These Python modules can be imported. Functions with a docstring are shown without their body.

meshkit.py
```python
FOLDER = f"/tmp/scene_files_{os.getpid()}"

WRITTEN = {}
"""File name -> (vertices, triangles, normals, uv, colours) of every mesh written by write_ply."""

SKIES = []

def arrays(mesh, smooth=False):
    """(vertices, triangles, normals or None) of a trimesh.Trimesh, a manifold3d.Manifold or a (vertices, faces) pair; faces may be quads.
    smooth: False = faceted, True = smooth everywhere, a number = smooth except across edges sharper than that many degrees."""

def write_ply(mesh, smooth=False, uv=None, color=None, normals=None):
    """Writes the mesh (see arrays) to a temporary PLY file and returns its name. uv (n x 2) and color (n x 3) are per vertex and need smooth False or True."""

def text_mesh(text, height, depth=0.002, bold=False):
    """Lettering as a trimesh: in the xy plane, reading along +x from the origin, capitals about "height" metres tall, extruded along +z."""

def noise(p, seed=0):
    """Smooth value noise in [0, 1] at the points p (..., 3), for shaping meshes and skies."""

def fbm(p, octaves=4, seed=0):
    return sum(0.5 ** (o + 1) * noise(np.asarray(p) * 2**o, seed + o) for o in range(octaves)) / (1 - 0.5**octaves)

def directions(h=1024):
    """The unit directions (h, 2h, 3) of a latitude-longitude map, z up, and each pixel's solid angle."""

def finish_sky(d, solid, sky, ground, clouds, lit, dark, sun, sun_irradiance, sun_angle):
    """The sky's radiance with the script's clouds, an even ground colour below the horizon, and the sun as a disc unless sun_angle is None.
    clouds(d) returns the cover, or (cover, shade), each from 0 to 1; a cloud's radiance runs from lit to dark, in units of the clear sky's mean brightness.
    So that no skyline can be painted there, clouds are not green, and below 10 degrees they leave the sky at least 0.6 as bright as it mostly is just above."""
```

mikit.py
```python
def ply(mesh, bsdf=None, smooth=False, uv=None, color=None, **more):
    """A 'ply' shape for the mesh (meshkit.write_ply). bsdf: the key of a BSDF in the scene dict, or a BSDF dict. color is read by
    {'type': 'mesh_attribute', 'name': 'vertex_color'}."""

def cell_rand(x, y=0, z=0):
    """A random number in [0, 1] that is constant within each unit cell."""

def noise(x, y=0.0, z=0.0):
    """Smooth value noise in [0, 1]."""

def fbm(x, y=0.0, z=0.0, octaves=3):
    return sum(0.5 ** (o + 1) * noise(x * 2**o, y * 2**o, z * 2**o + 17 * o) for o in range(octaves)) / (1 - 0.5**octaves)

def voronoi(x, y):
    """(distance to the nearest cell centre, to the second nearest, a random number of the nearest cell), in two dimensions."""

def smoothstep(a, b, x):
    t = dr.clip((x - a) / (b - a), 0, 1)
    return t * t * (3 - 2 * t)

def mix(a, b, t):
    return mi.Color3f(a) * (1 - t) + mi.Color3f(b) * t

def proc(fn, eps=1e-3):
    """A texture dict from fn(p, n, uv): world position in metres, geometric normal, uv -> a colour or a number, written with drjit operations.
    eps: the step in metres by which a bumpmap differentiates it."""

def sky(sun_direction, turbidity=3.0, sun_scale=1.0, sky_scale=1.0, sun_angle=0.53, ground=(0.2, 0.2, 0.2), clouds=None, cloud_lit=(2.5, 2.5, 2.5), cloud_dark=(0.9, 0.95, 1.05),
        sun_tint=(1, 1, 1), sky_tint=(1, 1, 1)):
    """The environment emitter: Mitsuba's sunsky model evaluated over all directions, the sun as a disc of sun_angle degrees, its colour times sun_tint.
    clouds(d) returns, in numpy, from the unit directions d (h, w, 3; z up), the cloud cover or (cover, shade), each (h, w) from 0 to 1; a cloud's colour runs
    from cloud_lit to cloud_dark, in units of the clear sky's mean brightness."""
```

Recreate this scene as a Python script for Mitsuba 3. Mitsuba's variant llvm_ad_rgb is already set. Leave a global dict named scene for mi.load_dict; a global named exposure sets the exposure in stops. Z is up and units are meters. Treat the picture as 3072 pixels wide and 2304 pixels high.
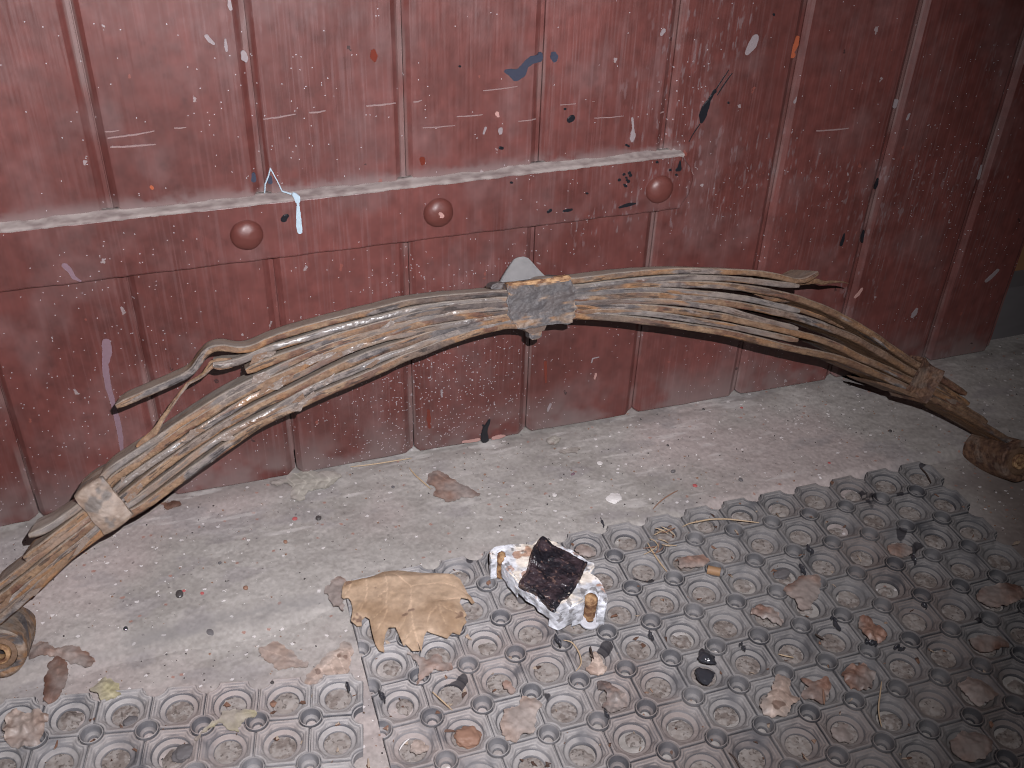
import math, random
import numpy as np, trimesh, drjit as dr, mitsuba as mi, mikit, meshkit
from mikit import proc, noise, fbm, voronoi, smoothstep, mix, cell_rand
from shapely.geometry import Polygon, Point, LineString, MultiPoint
from shapely.ops import unary_union
from scipy.spatial import Delaunay
from scipy.interpolate import splprep, splev, PchipInterpolator

T = mi.ScalarTransform4f
rng = np.random.default_rng(7)
scene = {'type': 'scene'}
labels = {}
exposure = 0.0

# ------------------------------------------------------------------ camera and flash
EYE = np.array([0.1588, -0.7499, 0.6287])
FWD = np.array([0.26888, 0.76917, -0.57972]); FWD /= np.linalg.norm(FWD)
UP0 = np.array([0.1560, 0.55916, 0.81425])
RIGHT = np.cross(FWD, UP0); RIGHT /= np.linalg.norm(RIGHT)
UP = np.cross(RIGHT, FWD)
FOC = 2.06983
scene['camera'] = {'type': 'perspective', 'fov': 2 * math.degrees(math.atan(1 / FOC)), 'fov_axis': 'x', 'near_clip': 0.05, 'far_clip': 20.0,
                   'to_world': T().look_at(origin=EYE.tolist(), target=(EYE + FWD).tolist(), up=UP.tolist())}
# the camera's own flash: beside and above the lens, its beam aimed left of the picture's middle
FLASH = EYE + 0.034 * RIGHT + 0.042 * UP
AIM = np.array([0.285, 0.0, 0.175])
for key, power, cut, beam in (('flash', 3.35, 37.5, 19.0), ('flash_spill', 1.15, 58.0, 24.0)):   # the beam of its reflector, and the weak light round it
    scene[key] = {'type': 'spot', 'intensity': {'type': 'rgb', 'value': [power, power * .98, power * 1.015]}, 'cutoff_angle': cut, 'beam_width': beam,
                  'to_world': T().look_at(origin=FLASH.tolist(), target=AIM.tolist(), up=[0, 0, 1])}

# ------------------------------------------------------------------ helpers
def spot(px, py, p0, n):
    """The point of the plane (p0, n) where a measured spot of the place lies."""
    d = FOC * FWD + (px - 1536) / 1536 * RIGHT - (py - 1152) / 1536 * UP
    return EYE + d * (np.dot(np.asarray(p0) - EYE, n) / np.dot(d, n))
def fl(px, py, z=0.0): return spot(px, py, (0, 0, z), np.array([0, 0, 1.0]))
def dr_(px, py, y=0.0): return spot(px, py, (0, y, 0), np.array([0, 1.0, 0]))
def numbered(name):
    if name not in scene and name not in labels and not any(k.startswith(name + '__') for k in scene): return name
    i = 1
    while f'{name}_{i:03d}' in scene or f'{name}_{i:03d}' in labels or any(k.startswith(f'{name}_{i:03d}__') for k in scene): i += 1
    return f'{name}_{i:03d}'
COUNT = {}
def obj(name, mesh, bsdf, parent=None, smooth=False, uv=None, **tag):
    base = f'{parent}__{name}' if parent else name
    k = COUNT.get(base, 0); COUNT[base] = k + 1
    key = base if k == 0 else f'{base}_{k:03d}'
    scene[key] = mikit.ply(mesh, bsdf, smooth=smooth, uv=uv)
    if tag: labels[key] = tag
    return key
def thing(name, label, category, group=None):
    k = COUNT.get(name, 0); COUNT[name] = k + 1
    key = name if k == 0 else f'{name}_{k:03d}'
    labels[key] = dict(label=label, category=category)
    if group: labels[key]['group'] = group
    return key
def tm(v, f): return trimesh.Trimesh(np.asarray(v, float), np.asarray(f, int), process=False)
def cat(ms): return trimesh.util.concatenate(ms)
def poly_parts(p): return [g for g in getattr(p, 'geoms', [p]) if g.geom_type == 'Polygon' and g.area > 1e-9]
def extrude(p, h): return cat([trimesh.creation.extrude_polygon(g, h, engine='earcut') for g in poly_parts(p)])
def shake(m, amp, freq, seed=0):
    v = np.array(m.vertices); p = v * freq
    n = np.stack([meshkit.fbm(p + 13.7 * i, 3, seed + i) - .5 for i in range(3)], -1)
    m.vertices = v + 2 * amp * n
    return m
def fine(m, edge):
    v, f = trimesh.remesh.subdivide_to_size(m.vertices, m.faces, edge, max_iter=12)
    m2 = trimesh.Trimesh(v, f, process=True); m2.merge_vertices(); return m2
def curve(pts, step):
    """A smooth line through the points, evenly spaced."""
    p = np.asarray(pts, float)
    s = np.r_[0, np.cumsum(np.linalg.norm(np.diff(p, axis=0), axis=1))]
    n = max(3, int(s[-1] / step) + 1)
    f = PchipInterpolator(s, p); q = f(np.linspace(0, s[-1], 6 * n))
    w = max(3, int(n * 6 * 0.02) | 1)
    s2 = np.r_[0, np.cumsum(np.linalg.norm(np.diff(q, axis=0), axis=1))]
    g = np.linspace(0, s2[-1], n)
    return np.stack([np.interp(g, s2, q[:, i]) for i in range(q.shape[1])], 1)
def lathe(profile, seg=32, a0=0.0, a1=2 * math.pi, closed=False):
    """Turns (r, z) round the z axis."""
    p = np.asarray(profile, float); full = abs(a1 - a0 - 2 * math.pi) < 1e-6
    k = seg if full else seg + 1
    a = a0 + (a1 - a0) * np.arange(k) / seg
    v = np.stack([np.outer(np.cos(a), p[:, 0]), np.outer(np.sin(a), p[:, 0]), np.tile(p[:, 1], (k, 1))], -1).reshape(-1, 3)
    f = []; n = len(p)
    for i in range(seg):
        j = (i + 1) % k
        for q in range(n if closed else n - 1):
            q2 = (q + 1) % n
            a_, b_, c_, d_ = i * n + q, j * n + q, j * n + q2, i * n + q2
            f += [(a_, b_, c_), (a_, c_, d_)]
    return tm(v, f)

# ------------------------------------------------------------------ materials
def pbsdf(color, rough=.6, spec=.4, bump=None, bscale=1.0, **kw):
    b = {'type': 'principled', 'base_color': color if isinstance(color, dict) else {'type': 'rgb', 'value': list(color)},
         'roughness': rough, 'specular': spec, **kw}
    if bump is not None: b = {'type': 'bumpmap', 'arbitrary': bump, 'scale': bscale, 'nested': b}
    return {'type': 'twosided', 'nested': b}

def door_color(p, n, uv):
    x, y, z = p.x, p.y, p.z
    tone = fbm(x * 9, z * 5, 3.0, 4)
    c = mix((.100, .0270, .0225), (.148, .0435, .0375), smoothstep(.25, .75, tone))
    grain = fbm(x * 800, z * 22, 7.0, 3)                       # brush marks and dust caught in the grain
    haze = smoothstep(.36, .72, fbm(x * 8 + 5, z * 6, 1.0, 4))
    c = mix(c, (.22, .135, .135), (.05 + .20 * haze) * smoothstep(.46, .80, grain))
    cloud = smoothstep(.45, .8, fbm(x * 34, z * 26, 11.0, 6))
    c = mix(c, (.18, .112, .110), .32 * cloud)
    mott = fbm(x * 140, z * 110, 15.0, 4)
    c = c * (.72 + .56 * mott)
    up = smoothstep(.55, .92, n.z)                              # dust lies on upward faces
    c = mix(c, (.26, .215, .20), .7 * up * smoothstep(.2, .5, fbm(x * 60, z * 60, y * 200, 3) + .22))
    low = smoothstep(.06, .0, z) * smoothstep(.35, .65, fbm(x * 30, z * 30, 5.0, 4) + .1)
    c = mix(c, (.21, .165, .16), .65 * low)
    groove = smoothstep(.0024, .0036, y)
    c = mix(c, (.25, .20, .19), groove * smoothstep(.32, .68, fbm(x * 35, z * 20, 9.0, 3)) * .34)
    ledge = smoothstep(.015, .0, z - .2755) * smoothstep(-.0005, .0005, z - .2745) * smoothstep(.574, .556, x) * smoothstep(-.004, -.001, y)
    c = mix(c, (.23, .18, .175), .6 * ledge * smoothstep(.30, .62, fbm(x * 90, z * 90, 13.0, 4) + .35 * smoothstep(.010, .0, z - .2755)))
    scuff = smoothstep(.56, .74, fbm(x * 9 + 20, z * 9, 27.0, 4)) * smoothstep(.62, .80, fbm(x * 420, z * 110, 23.0, 3))
    scuff = scuff * smoothstep(.30, .62, x + .25 * fbm(x * 5, z * 5, 2.0, 2))
    c = mix(c, (.26, .21, .22), .32 * scuff)
    d1, d2, r = voronoi(x * 640, z * 640)                      # flecks of pale paint and plaster, and sparkling highlights painted as pale specks
    dens = smoothstep(.45, .68, fbm(x * 9 + 3, z * 9 + 1, 2.0, 3)) * .06 + .008
    dens = dens + .24 * smoothstep(.16, .0, dr.abs(x - .36)) * smoothstep(.25, .10, z)
    c = mix(c, (.52, .47, .50), dr.select((r < dens * .32) & (d1 < .26 + 1.3 * r), .85, 0.0))
    e1, e2, q = voronoi(x * 95 + 3, z * 60)
    w1 = e1 + .55 * (fbm(x * 420, z * 420, 4.0, 3) - .5)
    c = mix(c, (.42, .37, .38), dr.select((q < .022) & (w1 < .10), .5, 0.0))
    c = mix(c, (.27, .075, .055), dr.select((q > .992) & (w1 < .09), .55, 0.0))
    c = mix(c, (.03, .012, .012), dr.select((q > .5) & (q < .51) & (w1 < .09), .8, 0.0))
    return c * .72
def door_bump(p, n, uv):
    return .5 * fbm(p.x * 600, p.z * 30, p.y * 300, 2) + .9 * fbm(p.x * 70, p.z * 50, p.y * 70, 3)
scene['door_paint'] = pbsdf(proc(door_color), .48, .68, proc(door_bump, 4e-4), .0005)

def ground_color(p, n, uv):
    x, y = p.x, p.y
    a = fbm(x * 11, y * 11, 2.0, 4); b = fbm(x * 48, y * 90, 5.0, 4); g = fbm(x * 420, y * 420, 8.0, 2)
    c = mix((.232, .212, .198), (.302, .280, .264), smoothstep(.25, .75, .5 * a + .5 * b))
    pink = smoothstep(.5, .75, fbm(x * 7 + 9, y * 7, 14.0, 4))
    c = mix(c, (.33, .262, .255), .5 * pink)
    c = mix(c, (.215, .195, .195), .6 * smoothstep(.56, .74, fbm(x * 26 + 2, y * 46, 33.0, 4)))
    c = c * (.82 + .36 * g)
    right_brown = smoothstep(.73, .84, x + .10 * (fbm(x * 14, y * 14, 6.0, 3) - .5)) * smoothstep(-.125, -.175, y)
    c = mix(c, (.135, .104, .094), .8 * right_brown)                 # browner and darker right of the mat
    base = smoothstep(.020, .0, dr.abs(y + .004)) * smoothstep(.3, .6, fbm(x * 40, y * 90, 61.0, 4))
    c = mix(c, (.15, .128, .12), .6 * base)                    # grime along the foot of the door
    d1, d2, r = voronoi(x * 150, y * 190)
    w = d1 + .35 * (fbm(x * 700, y * 700, 3.0, 2) - .5)
    c = mix(c, (.07, .055, .055), dr.select((r < .04) & (w < .04 + 3.2 * r), .6, 0.0))
    c = mix(c, (.66, .62, .62), dr.select((r > .965) & (w < .20), .55, 0.0))
    c = mix(c, (.26, .12, .09), dr.select((r > .49) & (r < .515) & (w < .2), .7, 0.0))
    eline = y - (-.1535 + .0245 * x) + .006 * (fbm(x * 45, y * 45, 3.0, 3) - .5)
    smear = smoothstep(.016, .0, dr.abs(eline + .004)) * smoothstep(.36, .62, fbm(x * 24, y * 60, 51.0, 4)) * smoothstep(.27, .2, x)
    c = mix(c, (.15, .14, .14), .6 * smear)
    pale = smoothstep(.60, .8, fbm(x * 30 + 40, y * 130, 12.0, 4)) * smoothstep(.45, .6, fbm(x * 5, y * 5, 77.0, 2))
    return mix(c, (.50, .47, .455), .4 * pale)
def ground_bump(p, n, uv):
    return .8 * fbm(p.x * 260, p.y * 260, p.z * 260, 3) + 2.2 * fbm(p.x * 40, p.y * 60, 3.0, 3)
def dust_color(p, n, uv): return mix((.15, .118, .113), (.225, .19, .18), smoothstep(.25, .7, fbm(p.x * 120, p.z * 160, p.y * 160, 4)))
scene['pale_dust'] = pbsdf(proc(dust_color), .8, .2, proc(lambda p, n, uv: fbm(p.x * 400, p.y * 400, p.z * 400, 2), 3e-4), .0006)
scene['concrete'] = pbsdf(proc(ground_color), .78, .25, proc(ground_bump, 4e-4), .0009)

def rubber_color(p, n, uv):
    x, y, z = p.x, p.y, p.z
    flat = smoothstep(.35, .90, n.z)
    d = flat * smoothstep(.22, .56, fbm(x * 60, y * 60, z * 60, 4) + .10)
    dust = mix((.238, .22, .216), (.338, .32, .315), fbm(x * 210, y * 210, z * 200, 3))
    dust = mix(dust, (.25, .195, .178), .6 * smoothstep(.5, .7, fbm(x * 12, y * 12, 4.0, 3)))
    wall = mix((.065, .066, .077), (.165, .16, .168), smoothstep(.3, .7, fbm(x * 40 + 7, y * 40, z * 90, 3)))
    c = mix(wall, dust, .12 + .88 * d)
    tar = smoothstep(.80, .82, fbm(x * 34 + 3, y * 34 + 8, 6.0, 4))
    c = c * (1 - .42 * smoothstep(.30, .72, x + .12 * fbm(x * 9, y * 9, 1.0, 3)))   # colour darkened towards the right, standing in for flash falloff
    return mix(c, (.02, .018, .022), .9 * tar)
def rubber_bump(p, n, uv): return fbm(p.x * 330, p.y * 330, p.z * 330, 3)
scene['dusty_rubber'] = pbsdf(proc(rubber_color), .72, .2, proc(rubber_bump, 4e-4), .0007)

def steel_mix(p, u, v, greyness):
    a = fbm(u * 30, v * 1.1, 3.0, 3); b = fbm(u * 170, v * 2.6, 8.0, 3); g = fbm(u * 800, v * 8, 5.0, 2)
    c = mix((.125, .070, .043), (.23, .150, .095), smoothstep(.3, .7, .55 * a + .45 * b))
    c = mix(c, (.10, .044, .030), .8 * smoothstep(.54, .66, fbm(u * 60 + 9, v * 1.8, 17.0, 3)))
    c = mix(c, (.235, .122, .058), .8 * smoothstep(.56, .68, fbm(u * 40 + 4, v * 1.2 + 2, 29.0, 3)))
    dk = smoothstep(.57 - greyness, .65 - greyness, fbm(u * 24 + 31, v * 1.6, 41.0, 3))
    c = mix(c, mix((.082, .075, .077), (.185, .16, .15), smoothstep(.35, .7, b)), .9 * dk)
    mid = smoothstep(.17, .03, dr.abs(p.x - .40))              # old grease round the middle clamp
    c = mix(c, (.062, .057, .060), .8 * mid * smoothstep(.40, .56, fbm(u * 34, v * 1.5, 53.0, 3)))
    end = smoothstep(.27, .02, p.x) + smoothstep(.62, .80, p.x)
    c = mix(c, (.20, .120, .070), .55 * end * smoothstep(.34, .58, a))
    c = mix(c, (.024, .018, .017), .7 * smoothstep(.67, .71, fbm(u * 70 + 3, v * 6, 83.0, 3)))
    far = smoothstep(.47, .70, p.x)                            # the right arm goes a darker brown
    c = mix(c, mix((.075, .040, .027), (.155, .085, .046), b), .72 * far * smoothstep(.28, .5, a))
    return c * (.60 + .44 * g)
def dusted(c, p, n):
    up = smoothstep(.62, .92, n.z)
    return mix(c, mix((.165, .134, .11), (.245, .214, .19), fbm(p.x * 60, p.y * 60, p.z * 60, 3)), (.8 - .45 * smoothstep(.45, .75, p.x)) * up)
def rust_color(p, n, uv): return dusted(steel_mix(p, uv.x, uv.y * 100, -.02), p, n)
def grey_color(p, n, uv):
    c = steel_mix(p, uv.x, uv.y * 100, .13)
    return dusted(mix(c, (.165, .142, .128), .45 * smoothstep(.3, .6, fbm(uv.x * 36, uv.y * 240, 61.0, 3))), p, n)
def steel_rough(p, n, uv): return .34 + .5 * smoothstep(.34, .46, fbm(uv.x * 22 + 8, uv.y * 300, 71.0, 3))
def rust_bump(p, n, uv): return fbm(p.x * 380, p.y * 380, p.z * 380, 3) + 1.5 * fbm(p.x * 120, p.y * 120, p.z * 120, 2)
RB = proc(rust_bump, 3e-4); SR = proc(steel_rough)
scene['rusty_steel'] = pbsdf(proc(rust_color), .74, .3, RB, .0010)
scene['grey_steel'] = pbsdf(proc(grey_color), SR, .5, RB, .0006)
def block_color(p, n, uv):      # clamp, clips, eyes: grease, rust and dust by place
    x, y, z = p.x, p.y, p.z
    a = fbm(x * 70, y * 70, z * 70, 4); b = fbm(x * 210, y * 210, z * 210, 3)
    c = mix((.10, .066, .046), (.20, .145, .11), smoothstep(.3, .7, b))
    c = mix(c, (.19, .098, .045), .75 * smoothstep(.5, .62, fbm(x * 85 + 5, y * 85, z * 85, 4)))
    c = mix(c, (.055, .052, .056), .9 * smoothstep(.42, .58, fbm(x * 55, y * 55, z * 190, 4) + .12 * smoothstep(.08, .02, dr.abs(x - .412)) - .02))
    return dusted(c * (.75 + .5 * a), p, n)
scene['greasy_steel'] = pbsdf(proc(block_color), .6, .4, RB, .0011)

def clip_color(p, n, uv):
    a = fbm(p.x * 120, p.y * 120, p.z * 120, 4); b = fbm(p.x * 320, p.y * 320, p.z * 320, 3)
    c = mix((.052, .028, .022), (.145, .080, .050), smoothstep(.3, .7, .5 * a + .5 * b))
    return mix(c, (.20, .155, .125), .4 * smoothstep(.55, .7, fbm(p.x * 70, p.y * 70, p.z * 70, 3)))
scene['clip_rust'] = pbsdf(proc(clip_color), .7, .3, RB, .0024)
def dusty_clip_color(p, n, uv):
    a = fbm(p.x * 70, p.y * 70, p.z * 70, 4); b = fbm(p.x * 260, p.y * 260, p.z * 260, 3)
    c = mix((.15, .105, .078), (.25, .20, .168), smoothstep(.3, .7, a))
    c = mix(c, (.10, .088, .082), .8 * smoothstep(.54, .68, fbm(p.x * 95 + 4, p.y * 95, p.z * 95, 3)))
    return c * (.7 + .6 * b)
scene['dusty_clip'] = pbsdf(proc(dusty_clip_color), .62, .35, RB, .0012)
def leaf_color(p, n, uv):
    x, y = p.x, p.y
    k = uv.x; a = fbm(x * 60, y * 60, k * 50, 4); g = fbm(x * 300, y * 300, k * 9, 3)
    tan = mix((.235, .155, .098), (.335, .238, .165), smoothstep(.3, .7, a))
    brown = mix((.085, .042, .031), (.20, .112, .082), smoothstep(.3, .7, a))
    pale = mix((.23, .165, .136), (.33, .258, .218), smoothstep(.3, .7, a))
    dark = mix((.055, .035, .035), (.17, .09, .065), smoothstep(.35, .75, g))
    olive = mix((.24, .215, .13), (.32, .285, .18), a)
    grey = mix((.20, .185, .16), (.30, .275, .245), a)
    c = dr.select(k < .15, tan, dr.select(k < .35, brown, dr.select(k < .55, pale, dr.select(k < .7, dark, dr.select(k < .85, olive, grey)))))
    vein = smoothstep(.35, .95, uv.y)
    c = mix(c, c * 1.28 + .01, vein)
    c = mix(c, (.10, .055, .04), .75 * smoothstep(.70, .76, fbm(x * 90 + 11, y * 90, 7.0 + k * 20, 3)))
    dusty = smoothstep(.3, .65, fbm(x * 45 + 3, y * 45, k * 31, 4)) * dr.select(k < .15, .08, .78)
    c = mix(c, (.235, .205, .192), dusty)
    return c * (.72 + .56 * g)
def leaf_bump(p, n, uv): return fbm(p.x * 240, p.y * 240, uv.x * 40, 3) + 1.2 * uv.y
scene['dry_leaf_skin'] = pbsdf(proc(leaf_color), .5, .4, proc(leaf_bump, 4e-4), .0006)

def cast_color(p, n, uv):
    x, y, z = p.x, p.y, p.z
    a = fbm(x * 110, y * 110, z * 110, 4); b = fbm(x * 400, y * 400, z * 400, 2)
    c = mix((.27, .27, .285), (.58, .59, .635), smoothstep(.25, .6, a))
    top = smoothstep(.6, .9, n.z)
    c = mix(c, (.55, .47, .38), .75 * top * smoothstep(.42, .62, fbm(x * 70, y * 70, 4.0, 4)))
    c = mix(c, (.27, .125, .07), .75 * top * smoothstep(.60, .68, fbm(x * 95 + 3, y * 95, 9.0, 3)))
    c = mix(c, (.10, .09, .088), .7 * smoothstep(.60, .70, fbm(x * 210 + 9, y * 210, z * 210, 3)))
    return c * (.75 + .5 * b)
scene['flaking_white'] = pbsdf(proc(cast_color), .5, .4, RB, .0012)
def pad_color(p, n, uv):
    x, y, z = p.x, p.y, p.z
    a = fbm(x * 110, y * 110, z * 110, 4); b = fbm(x * 420, y * 420, z * 420, 3)
    c = mix((.012, .011, .015), (.040, .027, .032), smoothstep(.4, .7, a))
    c = mix(c, (.13, .08, .068), smoothstep(.62, .74, b) * .8)
    edge = smoothstep(.3, .0, uv.x)
    return mix(c, (.09, .06, .048), .6 * edge * smoothstep(.38, .56, a))
scene['perished_rubber'] = pbsdf(proc(pad_color), .36, .5, RB, .0022)
def rust_lump(p, n, uv):
    a = fbm(p.x * 260, p.y * 260, p.z * 260, 3)
    return mix((.115, .055, .030), (.33, .20, .105), smoothstep(.3, .7, a))
scene['plain_rust'] = pbsdf(proc(rust_lump), .75, .3, RB, .0012)
for nm, c, r, s in (('black_paint', (.012, .012, .015), .24, .4), ('navy_paint', (.03, .033, .052), .5, .3), ('blue_paint', (.33, .41, .47), .3, .5),
                    ('lilac_paint', (.155, .098, .118), .5, .4), ('white_paint', (.20, .165, .172), .5, .4), ('pink_paint', (.33, .19, .17), .5, .4),
                    ('maroon_paint', (.11, .022, .014), .3, .5), ('scratch_pale', (.19, .125, .122), .6, .3), ('orange_paint', (.26, .065, .03), .5, .4),
                    ('black_grain', (.05, .044, .044), .35, .5), ('pale_grain', (.55, .52, .51), .4, .5), ('red_grain', (.33, .085, .085), .5, .4),
                    ('brown_grain', (.21, .12, .085), .6, .3), ('straw_gold', (.36, .265, .175), .55, .4), ('dark_twig', (.05, .035, .03), .6, .3),
                    ('grey_slate', (.265, .255, .255), .7, .3), ('dark_stone', (.10, .092, .095), .7, .3), ('brown_timber', (.20, .10, .05), .6, .3),
                    ('filter_paper', (.24, .14, .075), .6, .3), ('washer_zinc', (.42, .42, .45), .4, .6), ('bore_black', (.02, .017, .016), .7, .2),
                    ('black_film', (.03, .03, .036), .18, .6), ('rivet_paint', (.092, .028, .023), .46, .45)):
    scene[nm] = pbsdf(c, r, s)
scene['grey_slate'] = pbsdf(proc(lambda p, n, uv: mix((.115, .11, .112), (.185, .178, .178), fbm(p.x * 130, p.z * 130, p.y * 90, 4))), .7, .3)

# ------------------------------------------------------------------ the setting: threshold slab and ground
def sheet(xs, ys, zf):
    X, Y = np.meshgrid(xs, ys, indexing='ij'); Z = zf(X, Y)
    v = np.stack([X, Y, Z], -1).reshape(-1, 3); n = len(ys)
    i, j = np.meshgrid(np.arange(len(xs) - 1), np.arange(n - 1), indexing='ij')
    q = np.stack([i * n + j, (i + 1) * n + j, (i + 1) * n + j + 1, i * n + j + 1], -1).reshape(-1, 4)
    return tm(v, np.vstack([q[:, [0, 1, 2]], q[:, [0, 2, 3]]]))
GZ = -0.006
def edge_y(x): return -.1535 + .0245 * x
def slab_z(X, Y):
    P = np.stack([X, Y, 0 * X], -1)
    e = Y - edge_y(X) + .006 * (meshkit.fbm(P * 45, 3, 3) - .5)
    fade = np.clip((1.05 - X) / .3, 0, 1)
    wd = .016 + .032 * np.clip((.26 - X) / .06, 0, 1); t = np.clip((e + .7 * wd) / wd, 0, 1); t = t * t * (3 - 2 * t)
    z = (GZ - .0012) * (1 - t) + t * (.0007 * (meshkit.fbm(P * 25, 3, 5) - .5) * 2)
    return z
xs = np.r_[np.linspace(-.9, -.06, 40), np.linspace(-.05, 1.1, 300), np.linspace(1.12, 2.2, 40)]
obj('threshold', sheet(xs, np.r_[np.linspace(-.215, -.1, 60), np.linspace(-.098, .25, 90)], slab_z), 'concrete', smooth=True,
    kind='structure', label='worn dusty concrete threshold slab in front of the door')
gx = np.r_[np.linspace(-1.6, -.06, 20), np.linspace(-.05, 1.1, 240), np.linspace(1.15, 3, 20)]
gy = np.r_[np.linspace(-2, -.47, 16), np.linspace(-.46, -.13, 110)]
obj('ground', sheet(gx, gy, lambda X, Y: GZ + .0008 * 2 * (meshkit.fbm(np.stack([X, Y, 0 * X], -1) * 30, 3, 8) - .5)), 'concrete', smooth=True,
    kind='structure', label='dusty concrete ground in front of the threshold')

# ------------------------------------------------------------------ door
door = thing('door', 'red brown painted plank door with a riveted strap hinge and paint drips', 'door')
GROOVES = [-.32, -.2135, -.106, .0026, .1100, .2191, .3280, .4376, .5484, .6617, .7733, .8901, .9735]
DTOP = 1.9
def plank(x0, x1, seed):
    """A board with chamfered long edges and a worn, rounded foot."""
    g = .0004; a = .0055; b = .0085                           # a plain chamfer on the left edge, a chamfer and a narrow tongue on the right
    xs = np.r_[x0 + g, x0 + g + .0002, x0 + a * .5, x0 + a * .92, x0 + a, np.linspace(x0 + a + .004, x1 - b - .004, 12), x1 - b, x1 - b + .0006, x1 - .0038, x1 - .0033, x1 - g - .0002, x1 - g]
    ys = np.r_[.034, .0044, .0022, .0002, 0, np.zeros(12), 0, .0003, .0036, .0040, .0041, .034]
    zs = np.r_[np.linspace(0, .03, 16), np.linspace(.034, .46, 70), np.linspace(.5, DTOP, 12)]
    X, Z = np.meshgrid(xs, zs, indexing='ij'); Y = np.repeat(ys[:, None], len(zs), 1)
    P = np.stack([X * 14, Y * 0 + seed * 3.1, Z * 6], -1)
    Y = Y + np.where(Y < .0201, .0009 * (meshkit.fbm(P, 3, seed) - .5) * 2, 0)
    edge = np.minimum(X - x0, x1 - X)
    lift = .0035 * np.clip(1 - edge / .006, 0, 1) ** 1.6 + .0024 * meshkit.fbm(np.stack([X * 160, 0 * X + seed, 0 * X], -1), 3, seed + 4)
    Z = np.where(Z < .012, Z + lift * (1 - Z / .012), Z) + .003
    v = np.stack([X, Y, Z], -1).reshape(-1, 3); n = len(zs); f = []
    i, j = np.meshgrid(np.arange(len(xs) - 1), np.arange(n - 1), indexing='ij')
    q = np.stack([i * n + j, (i + 1) * n + j, (i + 1) * n + j + 1, i * n + j + 1], -1).reshape(-1, 4)
    f = np.vstack([q[:, [0, 1, 2]], q[:, [0, 2, 3]]])
    b0 = [i * n for i in range(len(xs))]                       # foot cap
    m = len(xs); c = []
    for a in range(m // 2):
        if a + 1 < m - 1 - a: c += [(b0[a], b0[m - 1 - a], b0[a + 1]), (b0[a + 1], b0[m - 1 - a], b0[m - 2 - a])]
    return tm(v, np.vstack([f, np.array(c)]))
for i in range(len(GROOVES) - 1):
    obj('plank', plank(GROOVES[i], GROOVES[i + 1], i + 2), 'door_paint', door, smooth=25)
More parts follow.
